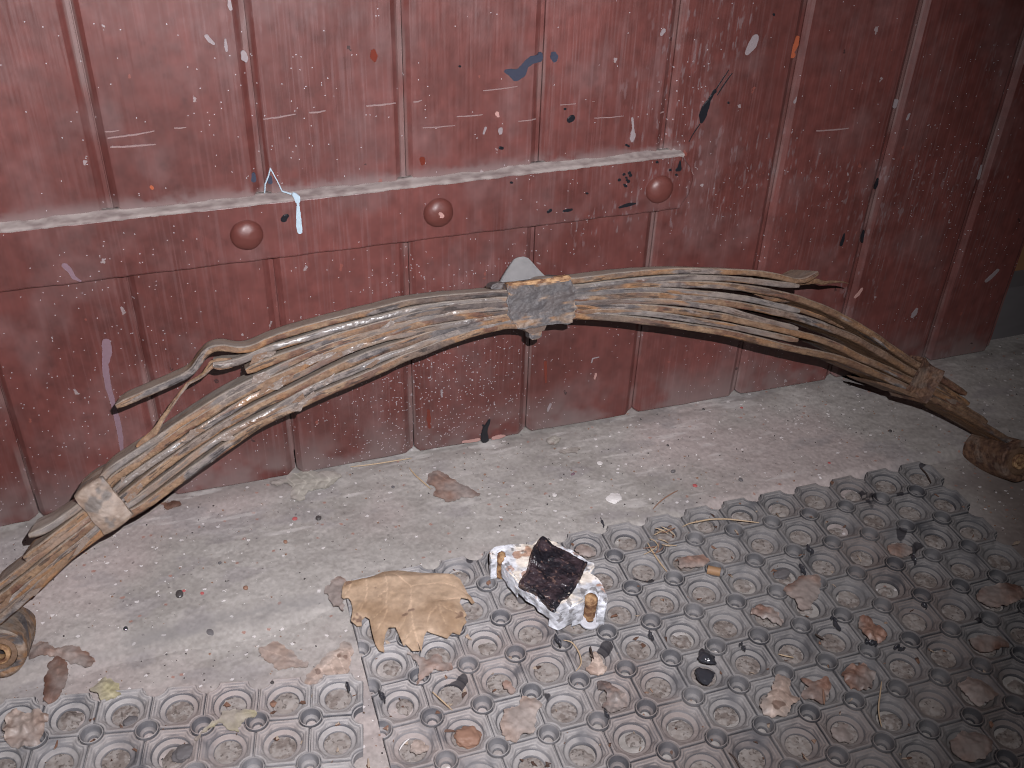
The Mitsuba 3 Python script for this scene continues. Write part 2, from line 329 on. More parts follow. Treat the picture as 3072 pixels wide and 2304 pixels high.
back = trimesh.creation.box([GROOVES[-1] - GROOVES[0] - .012, .022, DTOP - .03]); back.apply_translation([(GROOVES[0] + GROOVES[-1]) / 2, .0075 + .011, DTOP / 2 + .01])
obj('backing_board', back, 'door_paint', door)

def strap_mesh():
    z0, z1, h = .2263, .2746, .0075
    p = Polygon([(-.32, z0 - .001), (.30, z0), (.5655, z0), (.573, z0 + .012), (.5755, z0 + .026), (.571, z0 + .038), (.560, z1 + .0022), (.30, z1), (-.32, z1 - .001)])
    def ring(d, y):
        q = np.array(p.buffer(-d, join_style=1).exterior.coords)[:-1]; return q
    base = np.array(p.buffer(0).exterior.coords)[:-1]
    L = LineString(np.vstack([base, base[:1]])); n = 900
    pts = np.array([L.interpolate(t, normalized=True).coords[0] for t in np.arange(n) / n])
    t = np.roll(pts, -1, 0) - np.roll(pts, 1, 0); t /= np.linalg.norm(t, axis=1, keepdims=True)
    area = np.sum(pts[:, 0] * np.roll(pts[:, 1], -1) - np.roll(pts[:, 0], -1) * pts[:, 1])
    inn = np.stack([-t[:, 1], t[:, 0]], 1) * np.sign(area)
    wob = (.0009 * (meshkit.fbm(np.c_[pts * 60, 0 * pts[:, 0]], 3, 5) - .5) * 2)[:, None]
    rings = [np.c_[(pts + inn * (d + wob))[:, 0], np.full(n, y), (pts + inn * (d + wob))[:, 1]] for d, y in ((0, .0035), (0, -h + .0016), (.0005, -h + .0005), (.0017, -h))]
    v = np.vstack(rings); f = []
    for r in range(len(rings) - 1):
        for i in range(n):
            j = (i + 1) % n; f += [(r * n + i, r * n + j, (r + 1) * n + j), (r * n + i, (r + 1) * n + j, (r + 1) * n + i)]
    m1 = tm(v, f)
    cap = Polygon(np.c_[rings[-1][:, 0], rings[-1][:, 2]])
    cv, cf = trimesh.creation.triangulate_polygon(cap, engine='earcut')
    return cat([m1, tm(np.c_[cv[:, 0], np.full(len(cv), -h), cv[:, 1]], cf)])
def ledge_mesh():
    n = 420; xs = np.linspace(-.32, .563, n); k = meshkit.fbm(np.c_[xs * 70, 0 * xs, 0 * xs], 3, 61); k2 = meshkit.fbm(np.c_[xs * 160, 0 * xs, 0 * xs], 3, 62)
    z1 = .2746 - .001 * np.clip(-xs / .3, 0, 1) + .0022 * np.clip((xs - .3) / .26, 0, 1)
    h = (.0010 + .0030 * k) * np.clip((.565 - xs) / .03, .15, 1)
    pr = [(.0030, -.002 + 0 * xs), (.0014, h + .0016), (-.0002, h), (-.0020, h * .62), (-.0045, h * .30), (-.0066, .0006 + 0 * h), (-.0080 - .0004 * k2, -.0004 - .0016 * k2 ** 2), (-.0066, -.003 + 0 * h)]
    V = np.stack([np.stack([xs, a + 0 * xs, z1 + b], -1) for a, b in pr], 1); V[..., 1:] += .0005 * (np.stack([meshkit.fbm(V * 260, 3, 63), meshkit.fbm(V * 260 + 5, 3, 64)], -1) - .5) * 2
    m = len(pr); i, j = np.meshgrid(np.arange(n - 1), np.arange(m - 1), indexing='ij'); q = np.stack([i * m + j, i * m + j + 1, (i + 1) * m + j + 1, (i + 1) * m + j], -1).reshape(-1, 4)
    return tm(V.reshape(-1, 3), np.vstack([q[:, [0, 1, 2]], q[:, [0, 2, 3]]]))
strap = obj('strap_hinge', strap_mesh(), 'door_paint', door, smooth=30, label='broad painted iron strap across the planks, dust along its top edge')
obj('dust_ledge', ledge_mesh(), 'pale_dust', strap, smooth=True, label='pale dust heaped along the top of the iron strap')
def dome(x, z, r, y0, seed):
    a = np.linspace(0, math.pi / 2, 9)
    prof = [(r * 1.02, -.001)] + [(r * math.cos(t) ** .9, r * .58 * math.sin(t) + .0006) for t in a]
    prof[-1] = (1e-5, prof[-1][1])
    m = lathe(prof, 36); v = m.vertices
    m = tm(np.c_[v[:, 0] + x, y0 - v[:, 2], v[:, 1] + z], m.faces)
    return shake(m, .0005, 160, seed)
for i, (x, z) in enumerate([(.2013, .2496), (.3508, .2497), (.5433, .2475)]):
    obj('bolt_head', dome(x, z, .0122, -.0075, i), 'rivet_paint', strap, smooth=True)

def blob(path, radii, h, y0, rough=.35, seed=0, bevel=True):
    """A run of dried paint on the door: discs joined along a line, with a soft rim."""
    pts = [(dr_(px, py, y0)[0], dr_(px, py, y0)[2]) for px, py in path]
    sc = 1 / 3300.0; parts = []
    for i, (p, r) in enumerate(zip(pts, radii)):
        parts.append(Point(p).buffer(r * sc, 10))
    shape = parts[0]
    for a, b in zip(parts[:-1], parts[1:]): shape = shape.union(a.union(b).convex_hull)
    v = np.array(shape.exterior.segmentize(.0006).coords)[:-1] if hasattr(shape.exterior, 'segmentize') else np.array(shape.exterior.coords)[:-1]
    c = np.c_[v * 400, np.full(len(v), seed * 5.0)]
    r0 = min(radii) * sc
    v = v + rough * min(r0, .0012) * 2 * (np.stack([meshkit.fbm(c, 2, seed), meshkit.fbm(c + 9, 2, seed + 1)], -1) - .5)
    p = Polygon(v).buffer(0); out = []
    for lvl, d in ((h * .55, 0), (h, max(.0001, .28 * r0))):
        q = p.buffer(-d)
        for g in poly_parts(q):
            m = trimesh.creation.extrude_polygon(g, lvl, engine='earcut'); w = m.vertices
            out.append(tm(np.c_[w[:, 0], y0 + .001 - w[:, 2] - .001 * (w[:, 2] > 0), w[:, 1]], m.faces[:, ::-1]))
    return cat(out) if out else None
Z1 = lambda pts, ox, oy, k=.46293: [(ox + x * k, oy + y * k) for x, y in pts]
def drip(kind, pts, radii, mat, h=.0006, y0=0.0, rough=.35, **tag):
    drip.n += 1
    m = blob(pts, radii, h, y0, rough, drip.n)
    if m is not None: obj(kind, m, mat, door, **tag)
drip.n = 0
SY = -.0075
drip('paint_drip', Z1([(1068, 462), (1100, 470), (1135, 488), (1165, 470), (1190, 425), (1230, 390), (1280, 378), (1288, 350)], 1024, 0), [5, 9, 15, 14, 9, 10, 10, 5], 'navy_paint', .0004, label='dark blue paint smear high on the middle planks')
drip('paint_drip', Z1([(1375, 350), (1380, 370), (1382, 385)], 1024, 0), [7, 10, 7], 'navy_paint', .0005)
drip('paint_drip', Z1([(1500, 755), (1490, 768), (1480, 775)], 1024, 0), [4, 9, 8], 'black_paint', .001)
drip('paint_drip', Z1([(1028, 958), (1042, 961)], 1024, 0), [4, 4.5], 'black_paint', .0008)
drip('paint_drip', Z1([(1446, 705), (1452, 706)], 1024, 0), [3, 3], 'black_paint', .0006)
drip('paint_drip', Z1([(1845, 937), (1862, 948)], 1024, 0), [3, 3], 'black_paint', .0006)
drip('paint_drip', Z1([(765, 429), (770, 430)], 1024, 0), [2.5, 2.5], 'black_paint', .0006)
for q in [(1830, 1130), (1865, 1120), (1872, 1135), (1845, 1150), (1850, 1165), (1860, 1175), (1832, 1195), (1842, 1205), (1800, 1165), (2130, 1100), (2168, 1132), (1100, 1182), (1590, 1252), (2045, 1050)]:
    drip('paint_spatter', Z1([q, (q[0] + 6, q[1] + 2)], 1024, 0), [2.6 + 2.4 * rng.random(), 2.4], 'black_paint', .0006, SY)
drip('paint_drip', Z1([(1340, 1372), (1355, 1362)], 1024, 0), [3.5, 4.5], 'black_paint', .0008, SY)
drip('paint_drip', Z1([(1440, 1366), (1465, 1362), (1492, 1357)], 1024, 0), [2.5, 5, 3], 'black_paint', .0008, SY)
drip('paint_drip', Z1([(1802, 1344), (1835, 1332), (1870, 1324), (1905, 1318)], 1024, 0), [3, 5, 5.5, 2], 'black_paint', .0008, SY)
drip('paint_drip', Z1([(2175, 1100), (2190, 1095), (2195, 1040)], 1024, 0), [5, 7, 1.5], 'black_paint', .0006, SY)
drip('paint_drip', Z1([(122, 788), (130, 745), (148, 695), (170, 650), (200, 600), (208, 590)], 2048, 0), [5, 12, 11, 5, 4, 5.5], 'black_paint', .0009, label='long black paint drip running down a right hand plank')
drip('paint_drip', Z1([(215, 580), (255, 520), (298, 455)], 2048, 0), [1.4, 1.4, 1.0], 'black_paint', .0003)
drip('paint_drip', Z1([(225, 615), (270, 545), (320, 475)], 2048, 0), [1.2, 1.6, 1.2], 'black_paint', .0003)
drip('paint_drip', Z1([(110, 805), (60, 880), (40, 920)], 2048, 0), [1.6, 1.3, .9], 'black_paint', .0003)
drip('paint_drip', Z1([(296, 664), (298, 668)], 2048, 0), [3, 2.5], 'black_paint', .0005)
drip('paint_drip', Z1([(1047, 1515), (1036, 1555), (1026, 1585)], 2048, 0), [2, 6, 5.5], 'black_paint', .0007)
drip('paint_drip', Z1([(1175, 1495), (1165, 1530), (1163, 1565)], 2048, 0), [2, 4.5, 4], 'black_paint', .0007)
drip('paint_drip', Z1([(1265, 1160), (1255, 1200), (1246, 1220)], 2048, 0), [2.5, 5, 3], 'black_paint', .0007)
drip('paint_drip', Z1([(590, 92), (592, 97)], 2048, 0), [3, 2.5], 'black_paint', .0005)
drip('paint_drip', Z1([(930, 1188), (925, 1155), (932, 1115), (948, 1090), (958, 1065)], 1024, 768), [13, 11, 8, 7, 4], 'black_paint', .0009, label='black paint drip at the foot of a plank below the spring')
drip('paint_drip', Z1([(918, 1098), (922, 1102)], 1024, 768), [3.5, 3], 'black_paint', .0005)
drip('paint_drip', Z1([(1838, 1420), (1850, 1404), (1862, 1396)], 0, 0), [8, 6.5, 4], 'black_paint', .001, SY)
drip('paint_drip', Z1([(1640, 1135), (1642, 1165)], 0, 0), [6, 7], 'navy_paint', .0004)
drip('paint_drip', Z1([(1748, 1150), (1750, 1180)], 0, 0), [5, 6], 'navy_paint', .0004)
drip('paint_drip', Z1([(206, 335), (210, 365), (216, 395)], 1024, 0), [6, 9, 3], 'maroon_paint', .0004)
drip('paint_drip', Z1([(522, 1030), (528, 1055)], 1024, 0), [7, 6], 'maroon_paint', .0004)
drip('paint_drip', Z1([(565, 1000), (566, 1060), (572, 1110)], 1024, 768), [4, 7, 4], 'maroon_paint', .0003)
drip('paint_drip', Z1([(1322, 690), (1324, 750), (1326, 820)], 1024, 768), [5, 4.5, 2.5], 'maroon_paint', .0003)
drip('paint_drip', Z1([(1715, 1250), (1718, 1195), (1740, 1140), (1752, 1092), (1790, 1160), (1830, 1240), (1870, 1252), (1905, 1262)], 0, 0), [1.0, 1.3, 1.3, 1.2, 1.1, 1.2, 1.4, 1.8], 'blue_paint', .0006, -.0015, label='thin pale blue paint thread above the strap')
drip('paint_drip', Z1([(1905, 1258), (1925, 1280), (1930, 1305)], 0, 0), [5, 8, 5], 'blue_paint', .0012, SY - .0004)
drip('paint_drip', Z1([(1930, 1318), (1934, 1400), (1938, 1470), (1943, 1502)], 0, 0), [3, 6, 7, 5.5], 'blue_paint', .0011, SY, label='pale blue paint drip hanging down the strap')
drip('paint_drip', Z1([(690, 560), (695, 620), (682, 700), (690, 780), (705, 860), (735, 960), (760, 1060), (780, 1160), (790, 1270)], 0, 768), [11, 12, 8, 8, 8, 6, 7, 7, 4], 'lilac_paint', .0003, label='pale lilac paint run behind the bent leaf end')
drip('paint_drip', Z1([(420, 62), (450, 90), (480, 140), (518, 160)], 0, 768), [7, 6, 5, 3], 'lilac_paint', .0003, SY)
drip('paint_drip', Z1([(1340, 235), (1360, 265), (1385, 282)], 0, 0), [5, 4.5, 3], 'white_paint', .0004)
drip('paint_drip', Z1([(1460, 255), (1464, 300), (1468, 328)], 0, 0), [2, 3.5, 3], 'white_paint', .0004)
drip('paint_drip', Z1([(1485, 0), (1490, 40), (1494, 55)], 0, 0), [3, 4.5, 4], 'white_paint', .0004)
drip('paint_drip', Z1([(1578, 345), (1585, 375), (1592, 395)], 0, 0), [6, 7.5, 4], 'white_paint', .0004, .001)
drip('paint_drip', Z1([(470, 250), (450, 295), (420, 340)], 2048, 0), [11, 13, 7], 'white_paint', .0003)
drip('paint_drip', Z1([(770, 605), (745, 635), (725, 665)], 2048, 0), [3, 6, 3], 'white_paint', .0004, .001)
drip('paint_drip', Z1([(1385, 655), (1375, 690)], 2048, 0), [6, 6], 'white_paint', .0003)
drip('paint_drip', Z1([(1468, 740), (1455, 770)], 2048, 0), [5, 4], 'white_paint', .0003)
drip('paint_drip', Z1([(1930, 1080), (1915, 1150)], 2048, 0), [6, 7], 'white_paint', .0003)
drip('paint_drip', Z1([(1515, 345), (1500, 375), (1490, 390)], 2048, 768), [6, 11, 7], 'white_paint', .0004)
drip('paint_drip', Z1([(2040, 95), (2000, 135), (1970, 160)], 2048, 768), [7, 9, 7], 'white_paint', .0003)
drip('paint_drip', Z1([(1160, 215), (1140, 245), (1118, 270)], 2048, 768), [5, 7, 3], 'pink_paint', .0004)
drip('paint_drip', Z1([(745, 245), (735, 290), (695, 350), (715, 360)], 2048, 0), [5, 8, 10, 7], 'orange_paint', .0002, .0006)
drip('paint_drip', Z1([(1030, 840), (1030, 860)], 1024, 0), [6, 5], 'white_paint', .0004)
drip('paint_drip', Z1([(935, 830), (922, 865)], 1024, 0), [3.5, 2.5], 'white_paint', .0004)
drip('paint_drip', Z1([(1008, 735), (1016, 750)], 1024, 0), [5, 4], 'pink_paint', .0004)
drip('paint_drip', Z1([(1885, 765), (1890, 830), (1888, 890), (1884, 910)], 1024, 0), [4, 4, 8, 5], 'white_paint', .0003)
drip('paint_drip', Z1([(2088, 200), (2076, 222)], 1024, 0), [6, 5], 'white_paint', .0003)
drip('paint_drip', Z1([(642, 1385), (655, 1400), (645, 1405)], 1024, 0), [5, 5, 4], 'pink_paint', .0006, -.0146)
drip('paint_drip', Z1([(1356, 960), (1345, 985), (1338, 1005)], 1024, 768), [4, 4.5, 2.5], 'white_paint', .0004)
drip('paint_drip', Z1([(1650, 765), (1642, 795)], 1024, 768), [3.5, 3], 'pink_paint', .0004)
drip('paint_drip', Z1([(1622, 690), (1628, 665), (1668, 655)], 1024, 768), [2, 2, 1.5], 'white_paint', .0003)
drip('paint_drip', Z1([(650, 870), (650, 910)], 1024, 768), [3, 2.5], 'white_paint', .0003)
drip('paint_drip', Z1([(790, 1205), (870, 1195), (890, 1190)], 1024, 768), [4, 6, 5], 'pink_paint', .0003)
drip('paint_drip', Z1([(985, 1180), (1020, 1172), (1055, 1165)], 1024, 768), [6, 8, 4], 'pink_paint', .0003)
drip('paint_drip', Z1([(535, 1115), (552, 1140)], 1024, 768), [5, 6], 'pink_paint', .0003, .001)
drip('paint_drip', Z1([(980, 1212), (988, 1220)], 0, 0), [4, 4], 'orange_paint', .0003)
for a, b, c, d, ox, oy, r, y in [(700, 895, 998, 850, 0, 0, 2.0, 0), (720, 955, 1005, 935, 0, 0, 2.4, 0), (680, 853, 770, 845, 0, 0, 1.4, 0), (1710, 772, 1915, 740, 0, 0, 1.8, 0), (2005, 730, 2108, 718, 0, 0, 2, 0),
                              (165, 687, 350, 668, 1024, 0, 2.2, 0), (470, 660, 520, 650, 1024, 0, 2, 0), (920, 588, 1140, 560, 1024, 0, 1.4, 0), (750, 755, 915, 743, 1024, 0, 1.6, 0), (530, 828, 735, 813, 1024, 0, 1.5, 0),
                              (1420, 680, 1640, 655, 1024, 0, 1.4, 0), (1640, 765, 1830, 750, 1024, 0, 1.7, 0), (1150, 785, 1260, 772, 1024, 0, 1.5, 0), (1980, 752, 2090, 725, 1024, 0, 1.8, 0), (0, 1015, 70, 1130, 2048, 0, 1.5, 0),
                              (870, 848, 1075, 832, 2048, 0, 2.2, 0), (1130, 830, 1205, 825, 0, 0, 1.6, 0), (1270, 45, 1300, 52, 1024, 768, 2, 0), (890, 930, 1240, 900, 0, 768, 1.2, -.2)]:
    if y < -.1: continue
    drip('scratch', Z1([(a, b), ((a + c) / 2, (b + d) / 2 + 3), (c, d)], ox, oy), [r * .8, r, r * .6], 'scratch_pale', .00022, y, .8)

# jamb beside the door: timber post on a stone plinth
post = thing('door_post', 'brown timber post on a dark stone plinth right of the door', 'door frame')
pl = fine(trimesh.creation.box([.40, .16, .072]), .02); pl.apply_translation([1.155 + .025, .021 + .08, .031]); obj('plinth', shake(pl, .0012, 60, 3), 'dark_stone', post, smooth=30)
tp = fine(trimesh.creation.box([.34, .13, 1.8]), .05); tp.apply_translation([1.19, .05 + .065, .067 + .9]); obj('post', shake(tp, .001, 30, 4), 'brown_timber', post, smooth=30)

# ------------------------------------------------------------------ rubber ring mats
PITCH = .0371; HALF = PITCH / 2
def cell_mesh(seed):
    a = HALF - .0004; R = .0083
    sq = Polygon([(-a, -a), (a, -a), (a, a), (-a, a)])
    for sx in (-1, 1):
        for sy in (-1, 1): sq = sq.difference(Point(sx * HALF, sy * HALF).buffer(R, 24))
    n = 56; r_ = np.random.default_rng(seed)
    ang = (np.arange(n) + .5) / n * 2 * math.pi
    def sample(poly):
        ext = LineString(poly.exterior.coords); out = []
        for t in ang:
            hit = ext.intersection(LineString([(0, 0), (.05 * math.cos(t), .05 * math.sin(t))]))
            g = getattr(hit, 'geoms', [hit]); out.append(min(math.hypot(*q.coords[0]) for q in g))
        return np.array(out)
    rings = []
    for d, z in ((0, .0056), (.0002, .0074), (.0008, .0081), (.0018, .0080), (.0026, .0070), (.0036, .0068), (.0044, .0058)):
        p = sq.buffer(-d, join_style=2) if d else sq
        rings.append((sample(p), z))
    for r, z in ((.0140, .0056), (.0134, .0048), (.0130, .0036), (.0122, .0031), (.0108, .0027), (.0098, .0022), (.0093, .0012), (.0091, -.0004)): rings.append((np.full(n, r), z))
    v = []
    tilt = .0005 * (r_.random(2) - .5) / .02
    for r, z in rings:
        rr = r * (1 + .012 * (meshkit.noise(np.c_[np.cos(ang) * 2, np.sin(ang) * 2, np.full(n, z * 900 + seed)], seed) - .5) * 2)
        x, y = rr * np.cos(ang), rr * np.sin(ang)
        v.append(np.c_[x, y, z + tilt[0] * x + tilt[1] * y])
    v = np.vstack(v); f = []
    for k in range(len(rings) - 1):
        for i in range(n):
            j = (i + 1) % n; f += [(k * n + i, k * n + j, (k + 1) * n + j), (k * n + i, (k + 1) * n + j, (k + 1) * n + i)]
    return tm(v, f)
def cup_mesh(a0=0, a1=2 * math.pi):
    prof = [(.0080, .0008), (.0080, .0078), (.0078, .0087), (.0074, .0090), (.0070, .0085), (.0064, .0062), (.0054, .0038), (.0044, .0026), (.0036, .0018), (.0033, -.0004)]
    return lathe(prof, 30 if a1 - a0 > 4 else 15, a0, a1)
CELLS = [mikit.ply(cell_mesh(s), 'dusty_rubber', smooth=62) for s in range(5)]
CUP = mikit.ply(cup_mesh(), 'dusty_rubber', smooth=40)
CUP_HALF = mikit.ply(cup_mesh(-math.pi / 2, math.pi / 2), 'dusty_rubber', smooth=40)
def part(name, src, parent, world):
    base = f'{parent}__{name}'; k = COUNT.get(base, 0); COUNT[base] = k + 1
    scene[base if k == 0 else f'{base}_{k:03d}'] = {**src, 'to_world': world}
def web_mesh(cols, rows):
    """The thin flat web that holds the rings together, with a hole under each ring and cup."""
    p = Polygon([(.001, -.001), (cols * PITCH - .001, -.001), (cols * PITCH - .001, -rows * PITCH + .001), (.001, -rows * PITCH + .001)])
    holes = [Point((i + .5) * PITCH, -(j + .5) * PITCH).buffer(.0147, 8) for i in range(cols) for j in range(rows)]
    holes += [Point(i * PITCH, -j * PITCH).buffer(.0074, 6) for i in range(cols + 1) for j in range(rows + 1)]
    return extrude(p.difference(unary_union(holes)), .0056)
def mat(label, corner, ang, cols, rows, left_cups):
    m = thing('rubber_mat', label, 'mat')
    base = T().translate([corner[0], corner[1], GZ + .0006]).rotate([0, 0, 1], ang)
    scene[m + '__web'] = {**mikit.ply(web_mesh(cols, rows), 'dusty_rubber'), 'to_world': base}
    r_ = np.random.default_rng(len(label))
    for j in range(rows):
        for i in range(cols):
            part('ring', CELLS[r_.integers(5)], m, base @ T().translate([(i + .5) * PITCH, -(j + .5) * PITCH, .0008 * (r_.random() - .3)]).rotate([0, 0, 1], float(r_.integers(4) * 90)))
    for j in range(1, rows):
        for i in range(1, cols):
            part('cup', CUP, m, base @ T().translate([i * PITCH, -j * PITCH, .0007 * r_.random()]).rotate([0, 0, 1], float(r_.random() * 360)))
        if left_cups: part('cup', CUP_HALF, m, base @ T().translate([.0004, -j * PITCH, 0]))
    return m
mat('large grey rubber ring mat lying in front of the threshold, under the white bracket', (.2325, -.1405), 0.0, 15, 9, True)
th = math.radians(-11.3); cx, sx = math.cos(th), math.sin(th)
tr = np.array([.1914, -.2637]) + .0371 * np.array([cx, sx]) + .0371 * np.array([-sx, cx])
tl = tr - 9 * PITCH * np.array([cx, sx]) + np.array([-.0035, -.001])
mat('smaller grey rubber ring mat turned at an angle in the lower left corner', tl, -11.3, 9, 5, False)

# ------------------------------------------------------------------ leaf spring
spring = thing('leaf_spring', 'long rusty leaf spring standing on its two rolled eyes against the door', 'leaf spring')
LEAN = math.radians(27.0); WID = .046
S0 = np.array([-.0204, -.1622, 0.0]); S1 = np.array([.8531, -.1899, 0.0])
SX = (S1 - S0) / np.linalg.norm(S1 - S0); SB = np.array([-SX[1], SX[0], 0])
SUP = math.sin(LEAN) * SB + math.cos(LEAN) * np.array([0, 0, 1.0])
SN = np.cross(SUP, SX)                                       # points to the viewer or away
SBACK = SN if SN[1] > 0 else -SN                              # across the leaves, towards the door
def sp2(px, py):
    d = spot(px, py, S0, SBACK) - S0
    return np.array([d @ SX, d @ SUP])
def sp3(q, w=0.0): return S0 + q[..., :1] * SX + q[..., 1:2] * SUP + np.asarray(w)[..., None] * SBACK
WIN = {'A': (300, 960, .22604), 'B': (700, 860, .22604), 'C': (1100, 800, .22604), 'D': (1700, 760, .22604), 'E': (2180, 760, .22604), 'F': (2480, 960, .26763), 'G': (0, 1400, .25316), 'f': (0, 0, 1)}
def win(s):
    """'A 10,20 30,40 | B ...': measured points in picture windows, turned into the spring's own plane."""
    out = []
    for seg in s.split('|'):
        k, *pp = seg.split(); ox, oy, sc = WIN[k]
        for p in pp:
            x, y = p.split(','); out.append(sp2(ox + float(x) * sc, oy + float(y) * sc))
    return np.array(out)
def leaf_bar(line, thick, seed, w0=0.0, w1=WID, taper=(1, 1)):
    """One spring leaf: a flat bar with rounded edges swept along its line in the spring's plane."""
    c = curve(line, .0022)
    for _ in range(6): c[1:-1] = .25 * c[:-2] + .5 * c[1:-1] + .25 * c[2:]
    n = len(c); t = np.gradient(c, axis=0); t /= np.linalg.norm(t, axis=1, keepdims=True); nv = np.stack([-t[:, 1], t[:, 0]], 1)
    s = np.r_[0, np.cumsum(np.linalg.norm(np.diff(c, axis=0), axis=1))]
    h = thick / 2 * (1 + .04 * np.tanh((.42 - c[:, 0]) / .06) + .07 * (meshkit.fbm(np.c_[s * 90, 0 * s + seed, 0 * s], 3, seed) - .5) * 2)
    k = np.minimum(1, np.minimum(s / .006 * .35 + .65, (s[-1] - s) / .006 * .35 + .65)); h = h * k
    r = .30 * thick
    sec = [(-1, r), (-.93, .35 * r), (-.62, 0), (-.2, -.0002), (.2, -.0002), (.62, 0), (.93, .35 * r), (1, r)]
    sec += [(1, None, .25), (1, None, .5), (1, None, .75)]
    secv = [(a, w0 + b) for a, b in sec[:8]] + [(1, w0 + (w1 - w0) * q) for q in (.12, .3, .5, .7, .88)] + [(1, w1 - r), (.6, w1), (-.6, w1), (-1, w1 - r)] + [(-1, w0 + (w1 - w0) * q) for q in (.88, .7, .5, .3, .12)]
    m = len(secv); V = []
    for a, w in secv: V.append(sp3(c + nv * (a * h)[:, None], np.full(n, w) + .0006 * (meshkit.fbm(np.c_[s * 60, 0 * s + seed + 3, 0 * s], 3, seed + 5) - .5) * 2))
    V = np.stack(V, 1).reshape(-1, 3)
    V = V + .00030 * 2 * (np.stack([meshkit.fbm(V * 190 + 7 * i + seed, 3, seed + i) for i in range(3)], -1) - .5)
    per = np.r_[0, np.cumsum([math.hypot((secv[i + 1][0] - secv[i][0]) * thick / 2, secv[i + 1][1] - secv[i][1]) for i in range(m - 1)])]
    uv = np.stack([np.repeat(s + seed * 1.37, m), np.tile(per + seed * .31, n)], -1)
    i, j = np.meshgrid(np.arange(n - 1), np.arange(m), indexing='ij'); j2 = (j + 1) % m
    q = np.stack([i * m + j, (i + 1) * m + j, (i + 1) * m + j2, i * m + j2], -1).reshape(-1, 4)
    f = [q[:, [0, 1, 2]], q[:, [0, 2, 3]]]
    for e, flip in ((0, 1), (n - 1, 0)):
        cc = len(V); V = np.vstack([V, V[e * m:(e + 1) * m], V[e * m:(e + 1) * m].mean(0)]); uv = np.vstack([uv, uv[e * m:(e + 1) * m], uv[e * m:e * m + 1]])
        k2 = np.arange(m); tri = np.stack([cc + k2, cc + (k2 + 1) % m, np.full(m, cc + m)], -1)
        f.append(tri[:, ::-1] if flip else tri)
    return tm(V, np.vstack(f)), uv
def add_leaf(line, thick, seed, bsdf, **kw):
    tag = kw.pop('tag', {}); m, uv = leaf_bar(win(line) if isinstance(line, str) else line, thick, seed, **kw)
    m.fix_normals() if False else None
    return obj('leaf', m, bsdf, spring, smooth=True, uv=uv, **tag)
TH = .0056
